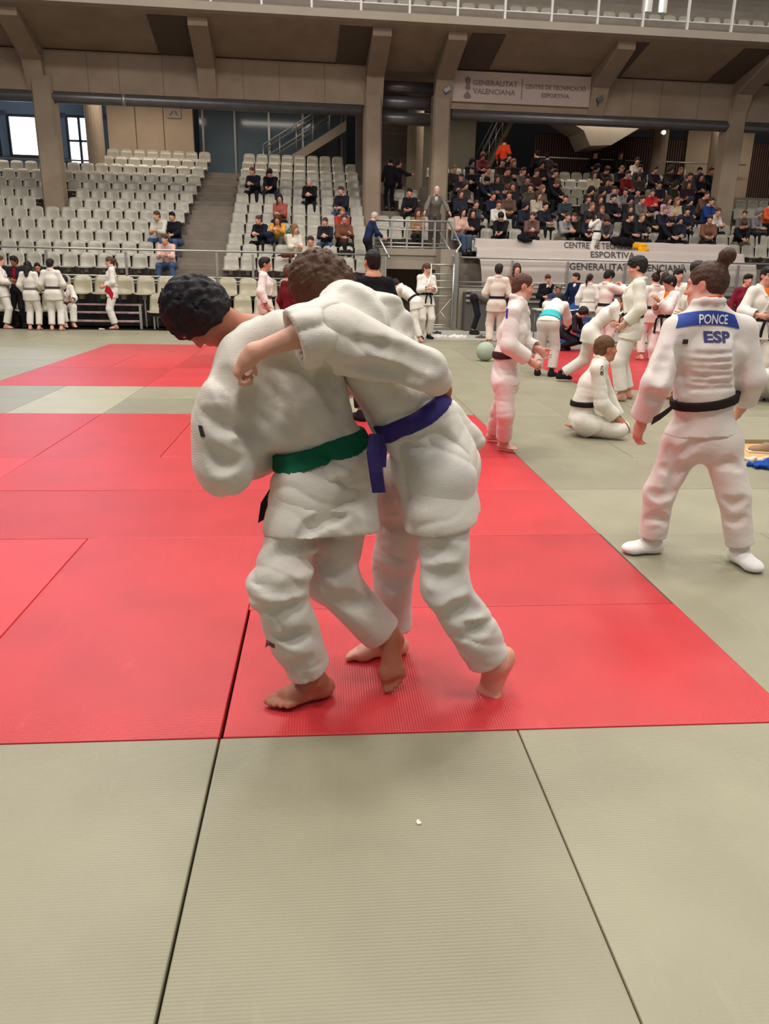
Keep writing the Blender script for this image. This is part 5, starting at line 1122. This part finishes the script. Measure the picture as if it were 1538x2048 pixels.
bx = empty('display_box', (g[0], g[1]+.16, -.012), -.06, 'blue folding display box with red and yellow emblems on the floor', 'box'); mb = MB(); mb.box(-.42, .42, -.16, .16, .0, .62, .01); mb.build('panel', BLU, bx)
def disc(cx, cz, r, m, n=20, y=-.163): mb = MB(); mb.prism([(cx+r*math.cos(a), cz+r*math.sin(a)) for a in np.linspace(0, 6.283, n, endpoint=False)], 1, y, y+.004); return mb
disc(-.2, .49, .06, 0).build('emblem', mat('emblem red', s2l(196, 40, 60)), bx); disc(.06, .3, .085, 0).build('emblem', mat('emblem red'), bx)
mb = MB(); mb.ribbon([(-.34+.05*math.cos(a), -.166, .5+.05*math.sin(a)) for a in np.linspace(.8, 5.5, 10)], V(0, 0, .018), .004); mb.ribbon([(.05+.06*math.cos(a), -.17, .27+.05*math.sin(a)) for a in np.linspace(.6, 4.5, 8)], V(0, 0, .018), .004); mb.build('emblem', mat('emblem yellow', s2l(230, 196, 90)), bx)
me = text_mesh('e-sports', .11, .002)
for v_ in me.vertices: v_.co = Vector((.17+v_.co.x, -.164-v_.co.z, .5+v_.co.y))
link('lettering', me, bx, mat('emblem pale', s2l(120, 140, 176)))
mb = MB(); mb.obox((-.24, -.165, .12), (.02, 0, .035), (0, .003, 0), (.008, 0, -.005)); mb.obox((-.22, -.165, .02), (.03, 0, .0), (0, .003, 0), (.0, 0, .008)); mb.build('emblem', mat('emblem pale'), bx)
bg = empty('sports_bag', (g[0]+.1, g[1]+.1, .62), 0, 'open black bag with papers on top of the blue box', 'bag'); F = Fld(); F.ell(V(0, 0, .06), (.24, .12, .07)); link('body', F.mesh('bag', .012), bg, CL, s2l(32, 32, 36)); mb = MB(); mb.obox((-.05, -.02, .135), (.1, 0, .02), (0, .05, 0), (0, 0, .003)); mb.build('papers', mat('paper', s2l(222, 220, 214)), bg)
fo_ = MB(); q = at(1146, 622, 15.9); fo_.obox(q, (.16, 0, .12), (0, .012, 0), (-.09, 0, .12)); props(fo_.build('folder', mat('folder blue', s2l(40, 84, 160), rough=.5)), 'blue folder held up in front of the navy suit', 'folder')
def shoe(x, y, rz, c, label, grp=None, sc=1., name='shoe', dark=None):
    F = Fld(); F.cone(V(0, -.09, .045), V(0, .0, .05), .036, .038, k=.03); F.cone(V(0, 0, .045), V(.006, .11, .03), .038, .028, k=.04, w=V(1, 0, 0), f=1., f2=1.4); F.cone(V(0, -.09, .02), V(0, .13, .018), .024, .022, k=.03, w=V(1, 0, 0), f=1.4, f2=1.8)
    F.cone(V(0, -.06, .11), V(0, -.04, .06), .028, .024, k=.01, op='s'); F.plane(V(0, 0, 0), V(0, 0, -1))
    o = link(name, F.mesh('shoe', .008), None, CL, c); o.location = (x, y, -.012 if y > 5 else .0); o.rotation_euler = (0, 0, rz); o.scale = (sc,)*3; props(o, label, 'shoe', grp)
    mb = MB(); mb.box(-.05, .05, -.125, .16, 0, .018, .008); mb.build('sole', mat('shoe sole', s2l(220, 216, 208) if dark is None else dark), o)
    return o
for px_, py_, rz, c, lab in ((874, 668, .9, s2l(60, 62, 66), 'dark grey sneaker leaning on the pair at the scaffold foot'), (876, 675, 1.4, s2l(226, 222, 214), 'white sneaker at the scaffold foot, left of its pair'), (884, 676, 1.6, s2l(222, 218, 210), 'white sneaker at the scaffold foot, right of its pair'),
                            (909, 675, 1.2, s2l(236, 232, 226), 'white sneaker with dark swoosh in the middle of the apron'), (923, 676, 1.5, s2l(230, 222, 214), 'cream sneaker between the middle one and the bending person'), (962, 677, 1.0, s2l(90, 78, 70), 'brown flat shoe right of the bending person')):
    q = ground(px_, py_); shoe(q[0], q[1], rz, c, lab)
q = ground(1131, 683); shoe(q[0]-.1, q[1]-.05, 1.5, s2l(26, 24, 26), 'black slipper in front of the blue box')
q = ground(1535, 905, -.04); o = shoe(q[0]-.02, q[1], 1.3, s2l(150, 128, 108), 'tan shoe on the wooden floor at the right photo edge'); o.location.z = -.041
# clothes dropped at the right edge
F = Fld()
for a, b, r in (((1496, 933), (1530, 936), .03), ((1512, 938), (1545, 930), .04), ((1530, 930), (1560, 926), .045), ((1525, 938), (1548, 942), .03)): F.cone(ground(*a)+V(0, 0, .02), ground(*b)+V(0, 0, .03), .018, r, k=.03)
F.disp = lambda p: .006*wob(p, .07, 3); F.da = .012; props(link('blue_jacket', F.mesh('cloth', .008), None, CL, s2l(34, 74, 156)), 'blue garment dropped on the mat at the right photo edge', 'garment')
F = Fld(); F.cone(ground(1488, 920)+V(0, 0, .015), ground(1508, 923)+V(0, 0, .015), .016, .02, k=.02); F.cone(ground(1505, 922)+V(0, 0, .015), ground(1535, 925)+V(0, 0, .02), .02, .024, k=.02); F.disp = lambda p: .006*wob(p, .05, 5); F.da = .012
props(link('white_cloth', F.mesh('cloth', .007), None, CL, s2l(224, 212, 196)), 'crumpled white cloth lying between the wooden floor and the blue garment', 'cloth')
mb = MB(); q = ground(838, 1648); mb.obox(q+V(0, 0, .003), (.006, .002, 0), (-.001, .004, 0), (0, 0, .002)); mb.obox(q+V(-.003, .004, .005), (.002, .005, .001), (.003, -.001, 0), (0, 0, .002)); props(mb.build('litter_scrap', mat('scrap', s2l(226, 222, 206))), 'tiny white scrap lying on the nearest green mat', 'scrap')
q = ground(200, 661); F = Fld(); F.cone(q+V(0, 0, .03), q+V(.1, 0, .03), .03, .02); props(link('tape_roll', F.mesh('roll', .008), None, CL, s2l(190, 186, 180)), 'small white object on the mat near the lone judoka on the left', 'object')
q = ground(970, 722); F = Fld(); F.ell(q+V(0, 0, .17), (.17, .17, .17)); props(link('exercise_ball', F.mesh('ball', .02), None, CL, s2l(168, 180, 162)), 'grey green ball behind the walking girl', 'ball')
# badges on the fighters
mbd = lambda w, hh: sheet(lambda u, v: ((u-.5)*w, (v-.5)*hh), 3, 3)
aj, at_ = kid(bA, 'judo_jacket'), kid(bA, 'judo_trousers')
decal(mbd(.03, .018), at_, at(540, 1292, .1), (1, 0, -.15), (.1, 0, 1), (0, 1, 0), 'brand_tag', mat('tag dark red', s2l(96, 54, 60)), at_, .003, label='small dark red woven tag on the trouser leg')
decal(mbd(.02, .034), aj, at(396, 866, .1), (.9, .4, 0), (-.3, 0, 1), (.25, 1, 0), 'brand_tag', mat('black print'), aj, .003, label='small dark tag on the sleeve')
e = MB(); e.ribbon([at(752, 868, .2), at(747, 905, .17), at(752, 945, .16), at(758, 985, .17)], at(770, 905, .2)-at(745, 905, .17), .006); e.build('belt_end', BL, kid(bB, 'belt'), s2l(44, 36, 92))
e = MB(); e.ribbon([at(758, 868, .21), at(764, 900, .2), at(762, 935, .19)], at(772, 905, .2)-at(752, 905, .2), .006); e.build('belt_end', BL, kid(bB, 'belt'), s2l(52, 40, 110))
e = MB(); e.ribbon([at(568, 935, .3), at(548, 975, .28), at(532, 1000, .28), at(526, 1040, .28)], V(.035, .0, .02), .006); e.build('belt_end', BL, kid(bA, 'belt'), s2l(34, 26, 26))
# ------------------------------------------------------------------ spectators on the seats
def dup(o, parent=None, **cols):
    c = o.copy(); COL.objects.link(c)
    if parent is not None: c.parent = parent
    for ch in list(o.children): dup(ch, c)
    return c
def tmpl(hair, bend, hands, head=(0, .1, 0), spread=.1, seed=80, feet=None, **k):
    J = pose(H=1.66, bend=bend, head=head, hands=hands, pel=(0, -.04, .1), feet=feet or ((-spread-.03, .4, -.33), (spread+.03, .4, -.33)), knees=((-.12, .6, 1), (.12, .6, 1)), fdir=((-.15, 1, 0), (.15, 1, 0)))
    return figure(J, None, h=.0165, hair=hair, gi=False, top=(.1, .1, .1), bottom=(.1, .1, .1), shoes=(.05, .05, .05), seed=seed, fold=.006, fine=False, category='person', **k)
TP = {'short': tmpl('short', .2, ((.08, .36, -.32), (-.08, .36, -.32)), seed=81), 'long': tmpl('long', .12, ((.14, .3, -.26), (-.14, .28, -.28)), (.3, .1, 0), .04, 82), 'mop': tmpl('mop', .45, ((.1, .42, -.3), (-.1, .42, -.3)), (0, .5, 0), .16, 83),
      'crop': tmpl('crop', .35, ((.12, .36, -.22), (-.12, .36, -.24)), (-.35, .2, 0), .14, 84), 'tail': tmpl('tail', .18, ((.1, .34, -.2), (-.06, .3, -.3)), (-.5, .1, 0), .03, 85), 'hood': tmpl('hood', .25, ((.12, .3, -.3), (-.12, .3, -.3)), (0, .2, 0), .1, 86),
      'knees': tmpl('long', .3, ((.12, .45, -.12), (-.12, .45, -.12)), (0, .3, 0), .05, 87, feet=((-.07, .36, -.2), (.07, .36, -.2)))}
used_t = set(); BOT = {'bk': s2l(34, 34, 38), 'jn': s2l(70, 92, 124), 'gy': s2l(92, 90, 88), 'kh': s2l(110, 100, 78), 'nv': s2l(38, 44, 62), 'wh': s2l(214, 208, 198)}
HCOL = {'k': s2l(28, 22, 22), 'b': s2l(72, 48, 36), 'l': s2l(132, 98, 66), 'g': s2l(168, 160, 152), 'r': s2l(104, 54, 36)}
CROWD = []
def spectator(px, py, desc, top, hair='short', hc='k', bot='bk', k=None, skin=SKL, blk=None, sc=1., rz=0.):
    best = None
    for kk in range(0, 12) if k is None else [k]:
        v = 1+TREAD*kk-.2; d = (px-769)/FPX*AR-(py-1024)/FPX*AU+AF; n = SV; t = (v-(CAM-SO)@n)/(d@n); w = CAM+t*d-SO; e = abs(w[2]-(backtop(kk)+.22))
        if best is None or e < best[0]: best = (e, kk, w@SU, v, w[2])
    _, kk, u, v, zz = best
    CROWD.append(dict(k=kk, u=u, v=v-.0, desc=desc, top=top, hair=hair, hc=hc, bot=bot, skin=skin, sc=sc, rz=rz, px=px, py=py, blk=blk or ('left block' if px < 400 else 'middle block' if px < 745 else 'landing bay' if px < 895 else 'right block' if px < 1470 else 'far right block')))
c = s2l
for a in [
 (323, 443, 'white shirt and jeans', c(206, 200, 190), 'crop', 'b', 'jn'), (349, 442, 'black sports top and jeans', c(30, 30, 34), 'short', 'k', 'jn'), (335, 482, 'pale pink hoodie and jeans', c(222, 184, 176), 'crop', 'b', 'jn'),
 (510, 349, 'navy coat', c(36, 38, 50), 'crop', 'r', 'bk'), (543, 349, 'black coat with dark hair', c(26, 26, 32), 'mop', 'k', 'nv'), (621, 372, 'black coat with grey hair', c(28, 26, 28), 'crop', 'g', 'bk'),
 (686, 396, 'dark jacket and jeans', c(36, 36, 44), 'short', 'b', 'jn'), (561, 407, 'salmon top with long dark hair', c(160, 86, 74), 'long', 'k', 'bk'), (681, 432, 'orange red top', c(170, 66, 48), 'crop', 'l', 'bk'),
 (525, 455, 'black top with bald head', c(32, 34, 40), 'crop', 'b', 'bk'), (557, 456, 'yellow jacket, knees drawn up', c(214, 160, 66), 'knees', 'b', 'gy'), (652, 456, 'dark jacket over grey shirt', c(40, 40, 50), 'crop', 'b', 'jn'),
 (686, 452, 'brown leather jacket', c(116, 74, 58), 'tail', 'b', 'bk'), (588, 476, 'cream top with blonde hair', c(222, 214, 200), 'long', 'l', 'wh'), (623, 500, 'beige top, a small child', c(190, 180, 160), 'short', 'b', 'gy'),
 (821, 404, 'black jacket', c(32, 30, 36), 'short', 'k', 'bk'), (836, 432, 'camel coat', c(150, 118, 82), 'long', 'b', 'bk'),
 (922, 443, 'pale pink top and jeans', c(214, 176, 160), 'long', 'k', 'jn'), (948, 417, 'dark green grey coat', c(70, 74, 70), 'tail', 'b', 'bk'), (946, 438, 'black top with long hair', c(30, 28, 32), 'long', 'k', 'gy'), (967, 431, 'navy and white top', c(50, 52, 76), 'mop', 'k', 'wh'),
 (995, 422, 'white hoodie', c(216, 210, 200), 'short', 'r', 'bk'), (1005, 438, 'black top with green print', c(30, 34, 32), 'mop', 'k', 'bk'), (982, 403, 'navy coat', c(38, 40, 56), 'short', 'b', 'bk'), (1017, 404, 'brown coat', c(96, 74, 60), 'short', 'b', 'bk'),
 (1061, 397, 'khaki green coat', c(74, 72, 58), 'short', 'b', 'bk'), (1072, 408, 'cream patterned top', c(190, 178, 158), 'long', 'b', 'bk'), (1085, 422, 'dark navy top', c(40, 42, 54), 'short', 'k', 'bk'), (1064, 438, 'mauve brown sweater', c(112, 84, 80), 'crop', 'b', 'bk'),
 (1130, 406, 'dark teal jacket', c(52, 62, 66), 'short', 'b', 'bk'), (1126, 441, 'grey hoodie', c(150, 146, 144), 'crop', 'b', 'kh'), (1150, 440, 'black jacket with yellow stripes', c(40, 34, 26), 'crop', 'b', 'bk'),
 (1200, 404, 'dark brown coat', c(60, 48, 42), 'long', 'b', 'bk'), (1221, 404, 'black puffer jacket', c(30, 30, 34), 'short', 'k', 'bk'), (1190, 325, 'black top on the top row', c(24, 24, 28), 'short', 'k', 'bk'), (1238, 327, 'dark green coat', c(48, 56, 44), 'short', 'r', 'bk'),
 (1254, 322, 'dark maroon coat', c(72, 40, 44), 'mop', 'k', 'bk'), (1271, 339, 'white shirt', c(206, 196, 188), 'short', 'b', 'bk'), (1306, 350, 'dark purple coat', c(62, 48, 58), 'short', 'b', 'bk'), (1187, 369, 'cream coat', c(204, 188, 160), 'long', 'b', 'kh'),
 (1211, 376, 'dark grey coat', c(60, 56, 58), 'long', 'k', 'bk'), (1250, 364, 'dark coat with red scarf', c(128, 36, 44), 'short', 'b', 'bk'), (1224, 392, 'light grey top', c(140, 132, 130), 'short', 'b', 'bk'), (1251, 395, 'grey jacket', c(120, 114, 112), 'short', 'b', 'bk'),
 (1317, 378, 'dark jacket', c(46, 42, 48), 'short', 'k', 'bk'), (1343, 378, 'dark olive coat', c(58, 58, 46), 'hood', 'k', 'bk'), (1375, 392, 'plum coat', c(60, 42, 52), 'long', 'b', 'bk'), (1389, 380, 'dusty pink coat', c(150, 116, 106), 'long', 'b', 'bk'),
 (1401, 403, 'brown jacket', c(108, 80, 68), 'crop', 'b', 'bk'), (1197, 411, 'dark coat', c(42, 38, 42), 'tail', 'r', 'bk'), (1223, 417, 'black coat with white scarf', c(44, 40, 44), 'short', 'k', 'bk'), (1260, 431, 'charcoal top', c(48, 46, 50), 'long', 'b', 'bk'),
 (1278, 413, 'ash grey coat', c(112, 104, 100), 'short', 'b', 'bk'), (1297, 406, 'red vest over white sleeves', c(190, 44, 52), 'crop', 'b', 'wh'), (1287, 426, 'black coat with orange scarf', c(38, 32, 34), 'mop', 'k', 'bk'), (1332, 411, 'lilac pink top', c(196, 158, 186), 'long', 'b', 'bk'),
 (1352, 420, 'beige top', c(186, 168, 140), 'long', 'l', 'bk'), (1253, 450, 'black hoodie, large', c(28, 26, 30), 'short', 'k', 'bk'), (1328, 453, 'black jacket, leaning', c(30, 30, 34), 'mop', 'k', 'bk'), (1373, 431, 'dark blue jacket', c(36, 38, 52), 'short', 'k', 'bk'),
 (1413, 422, 'bright blue jacket', c(38, 64, 124), 'short', 'b', 'bk'), (1424, 434, 'white t-shirt', c(214, 200, 190), 'crop', 'b', 'bk'), (1391, 438, 'navy hooded coat', c(34, 38, 56), 'hood', 'k', 'bk'), (1417, 452, 'dark tan top', c(120, 82, 62), 'short', 'b', 'bk'),
 (1485, 434, 'grey brown coat', c(104, 96, 92), 'crop', 'b', 'bk'), (1508, 439, 'mid grey coat', c(128, 124, 124), 'hood', 'k', 'bk'), (1480, 455, 'black coat and khaki trousers', c(30, 30, 32), 'mop', 'b', 'kh'), (1534, 430, 'orange top', c(214, 96, 62), 'short', 'k', 'bk'),
 (963, 331, 'maroon coat', c(108, 56, 62), 'hood', 'r', 'bk'), (973, 349, 'cream and black jacket', c(176, 162, 140), 'short', 'b', 'kh'), (926, 362, 'dark grey jacket', c(64, 60, 62), 'crop', 'b', 'bk'), (942, 377, 'black jacket, bowed head', c(34, 30, 34), 'mop', 'b', 'bk'),
 (994, 372, 'slate coat', c(50, 52, 60), 'long', 'b', 'bk'), (1016, 330, 'black coat and blue bag', c(30, 30, 36), 'short', 'k', 'nv'), (1041, 358, 'taupe coat', c(110, 96, 88), 'short', 'b', 'bk'), (1059, 352, 'white top under dark coat', c(150, 140, 138), 'long', 'k', 'bk'),
 (1069, 364, 'wine coloured coat', c(76, 46, 50), 'short', 'b', 'bk'), (984, 405, 'deep navy jumper', c(34, 38, 54), 'crop', 'b', 'bk'), (1082, 388, 'brown coat, fair hair', c(112, 90, 74), 'long', 'l', 'bk'), (1111, 405, 'black coat with hood', c(28, 28, 30), 'hood', 'k', 'bk')]: spectator(*a)
# more people seen only as dark coats among them
rf = random.Random(11); extra = 0
for px0, px1, ys in ((905, 1105, (345, 362, 380, 398, 416)), (1180, 1440, (352, 370, 390, 408, 428, 446))):
    for y in ys:
        for px in np.arange(px0, px1, 19.5):
            px2 = px+rf.uniform(-6, 6)
            if any(abs(q['px']-px2) < 15 and abs(q['py']-y) < 10 for q in CROWD): continue
            spectator(px2, y+rf.uniform(-3, 3), rf.choice(['dark coat', 'charcoal coat', 'black coat', 'dim brown coat', 'dark blue coat', 'dark grey fleece']), rf.choice([c(40, 38, 42), c(54, 46, 44), c(34, 34, 38), c(70, 60, 56), c(42, 46, 58), c(78, 72, 74)]), rf.choice(['short', 'long', 'mop', 'crop', 'tail', 'hood']), rf.choice('kbbkl'), 'bk')
# settle: one person per seat space, nearest kept first
keep = []
for q in CROWD:
    if q['blk'] == 'right block' and 4 <= q['k'] <= 7 and min(abs(q['u']-4.32), abs(q['u']-14.3)) < .62: continue
    if any(r['k'] == q['k'] and abs(r['u']-q['u']) < .34 for r in keep): continue
    keep.append(q)
CROWD = keep
for b in {q['blk'] for q in CROWD}:
    for k in {q['k'] for q in CROWD if q['blk'] == b}:
        for i, q in enumerate(sorted([q for q in CROWD if q['blk'] == b and q['k'] == k], key=lambda q: q['u'])): q['pos'] = i+1
NUM = ['one', 'two', 'three', 'four', 'five', 'six', 'seven', 'eight', 'nine', 'ten', 'eleven', 'twelve']
for q in CROWD:
    t = TP[q['hair']]
    if q['hair'] in used_t: o = dup(t)
    else: o = t; used_t.add(q['hair'])
    z = backtop(q['k'])-.36
    o.location = S(q['u'], q['v']+.02, z); o.rotation_euler = (0, 0, PI+DL+q['rz']+rf.uniform(-.5, .5)); o.color = (*[min(1, k*rf.uniform(.85, 1.05)) for k in q['skin']], 1)
    for ch in o.children:
        n = ch.name.split('.')[0]; ch.color = (*{'hair': HCOL[q['hc']], 'hood': q['top'], 'top': q['top'], 'trousers': BOT[q['bot']], 'shoe': BOT['bk']}.get(n, (.1, .1, .1)), 1)
    f = rf.uniform(1.04, 1.14); o.scale = (f, f, f)
    props(o, f"spectator in {q['desc']}, {q['blk']} row {NUM[q['k']]}, {ordn(q['pos'])} from the left", 'person', f"spectators in the {q['blk']}")
# seats hidden by someone sitting on them stay; people standing in the stand
def stand_up(label, u, v, z, face, **k):
    pk = {n: k.pop(n) for n in ('bend', 'twist', 'head', 'hands', 'elb', 'feet', 'knees', 'drop') if n in k}; H = k.pop('H', 1.72)
    p = S(u, v, z); return figure(place(pose(H=H, **pk), p[0], p[1], face+DL, p[2]), label, s=H/1.72, h=.015, gi=k.pop('gi', False), **k)
stand_up('old man in navy jacket standing on the stairs by the landing, leaning right', 1.62, .98, 1.46, RGT+.2, H=1.68, top=s2l(38, 50, 84), bottom=s2l(30, 30, 38), shoes=BLACKC, hair='crop', hairc=s2l(196, 186, 174), hands=((.0, .3, -.38), (.0, .3, -.4)), bend=.25, seed=101)
stand_up('man in grey suit leaning with both hands on the landing rail', 3.6, 1.45, 2.16, TOW, H=1.2*1.45, bend=.3, top=s2l(112, 106, 100), bottom=s2l(88, 82, 78), shoes=BLACKC, undershirt=s2l(214, 214, 216), hairc=s2l(190, 180, 168), hair='crop', hands=((-.2, .3, -.45), (.2, .3, -.45)), seed=102)
stand_up('left of two dark figures standing in the tunnel between the columns', 2.85, 6.1, zt(7), AWAY+.2, top=s2l(34, 34, 38), bottom=s2l(30, 30, 34), shoes=BLACKC, hair='short', seed=103, skin=SKM)
stand_up('right of two dark figures standing in the tunnel, arm held out', 3.2, 6.6, zt(7), RGT+.3, top=s2l(40, 36, 38), bottom=s2l(30, 30, 36), shoes=BLACKC, hair='short', hands=(None, (.0, .45, -.15)), seed=104, skin=SKM)
stand_up('person in orange vest standing at the back of the right block', 7.6, 9.3, 4.75, AWAY-.6, top=s2l(238, 78, 40), bottom=BLACKC, shoes=BLACKC, hair='short', seed=105)
stand_up('tall dark figure standing at the top of the stairs in the right block', 8.62, 8.4, zt(9), AWAY+.4, H=1.78, top=s2l(30, 28, 32), bottom=BLACKC, shoes=BLACKC, hair='short', seed=106)
stand_up('standing person in dim grey coat beside the tall dark figure', 9.1, 8.6, zt(9), AWAY-.5, H=1.74, top=s2l(74, 66, 66), bottom=BLACKC, shoes=BLACKC, hair='short', seed=107)
stand_up('child in white judogi with black belt climbing over the grey banner, hand on face', 8.55, 1.5, 1.95, AWAY+.9, H=1.36, gi=True, belt=BB, hair='long', hairc=s2l(50, 34, 30), hands=((.08, .25, .0), (-.05, .3, -.3)), seed=108, knot=False, top=s2l(228, 224, 214), bottom=s2l(226, 222, 214))
# loose things on the banner and seats
def lump(name, label, cat, u, v, z, pts, colr, seed=1, h=.014):
    F = Fld()
    for (a, b_, c2, r) in pts: F.ell(V(a, b_, c2), (r, r*.8, r*.75), k=.05)
    F.disp = lambda p: .012*wob(p, .12, seed); F.da = .022; o = link(name, F.mesh(name, h), None, CL, colr); onstand(o, u, v, z); return props(o, label, cat)
lump('yellow_jacket', 'bright yellow jacket lying in a heap on the banner', 'garment', 9.85, 1.3, 2.3, [(-.12, 0, .1, .12), (.05, -.05, .08, .13), (-.02, -.15, -.05, .12), (.14, -.1, -.02, .1)], s2l(230, 164, 24), 3)
lump('black_bag', 'black bag with a peaked flap on top of the banner', 'bag', 6.33, 1.55, 2.5, [(-.08, 0, .06, .13), (.06, 0, .02, .14), (0, 0, .15, .1), (.2, -.05, -.02, .06)], s2l(28, 28, 34), 4)
lump('black_coat', 'black coat heaped beside the yellow jacket on the banner', 'garment', 9.35, 1.5, 2.45, [(-.2, 0, .08, .16), (.05, -.05, .06, .17), (.25, 0, .02, .14)], s2l(26, 26, 30), 5)
lump('green_bag', 'teal green bag on the seats beside the salmon top', 'bag', -.45, 3.25, zt(3)+.4, [(-.1, 0, .1, .13), (.08, 0, .08, .12)], s2l(84, 120, 104), 6)
lump('brown_bag', 'brown leather bag on a front row seat below the yellow jacket', 'bag', -.62, .9, 1.85, [(-.1, 0, .06, .1), (.08, 0, .06, .1)], s2l(112, 64, 44), 7)
lump('dark_backpack', 'dark backpack on the seat right of the brown leather jacket', 'bag', 1.05, 1.6, 1.95, [(-.1, 0, .06, .12), (.1, 0, .06, .13)], s2l(32, 32, 38), 8)
lump('orange_bag', 'dark blue jacket over the seat beside the bald spectator', 'garment', -1.15, 1.85, 2.35, [(0, 0, .12, .14), (.05, 0, -.02, .12)], s2l(34, 44, 66), 9).name = 'blue_coat'
# ------------------------------------------------------------------ light
w = bpy.data.worlds.new('hall'); SC.world = w; w.use_nodes = True; w.node_tree.nodes['Background'].inputs[0].default_value = (1, .95, .91, 1); w.node_tree.nodes['Background'].inputs[1].default_value = .25
def area(x, y, z, sx, sy, e, col=(1, .95, .89)):
    l = bpy.data.lights.new('ceiling_and_fill_lamp', 'AREA'); l.shape = 'RECTANGLE'; l.size = sx; l.size_y = sy; l.energy = e; l.color = col
    o = bpy.data.objects.new('ceiling_and_fill_lamp', l); COL.objects.link(o); o.location = (x, y, z)
for x in (-7, 0, 7):
    for y in (-3, 4, 11): area(x, y, 12.5, 2.4, 1.2, 480)
for x in (-8, 0, 8, 16): area(x, 17, 14.5, 3, 1.2, 420)  # extra row added as fill to brighten the upper tier
def under(u, v, z, sx, e, col=(1, .9, .78)):  # unseen fill lights, added to lift the dark space under the soffit
    l = bpy.data.lights.new('soffit_fill', 'AREA'); l.shape = 'RECTANGLE'; l.size = sx; l.size_y = .4; l.energy = e; l.color = col
    o = bpy.data.objects.new('soffit_fill', l); COL.objects.link(o); o.location = S(u, v, z)
for u, e in ((-11, 330), (-5.6, 520), (-1, 330), (6, 330), (11, 300), (16.5, 420)): under(u, 7.6, 7.45, 3., e*.2)
l = bpy.data.lights.new('window_daylight', 'AREA'); l.shape = 'RECTANGLE'; l.size = 3.; l.size_y = 1.5; l.energy = 420; l.color = (.5, .7, 1)
o = bpy.data.objects.new('window_daylight', l); COL.objects.link(o); o.location = S(-11, 13.6, 6.6); o.rotation_euler = (-PI/2-.2, 0, DL)
SC.view_settings.view_transform = 'Standard'; SC.view_settings.look = 'None'; SC.view_settings.exposure = 0; SC.view_settings.gamma = 1; SC.view_settings.use_curve_mapping = False
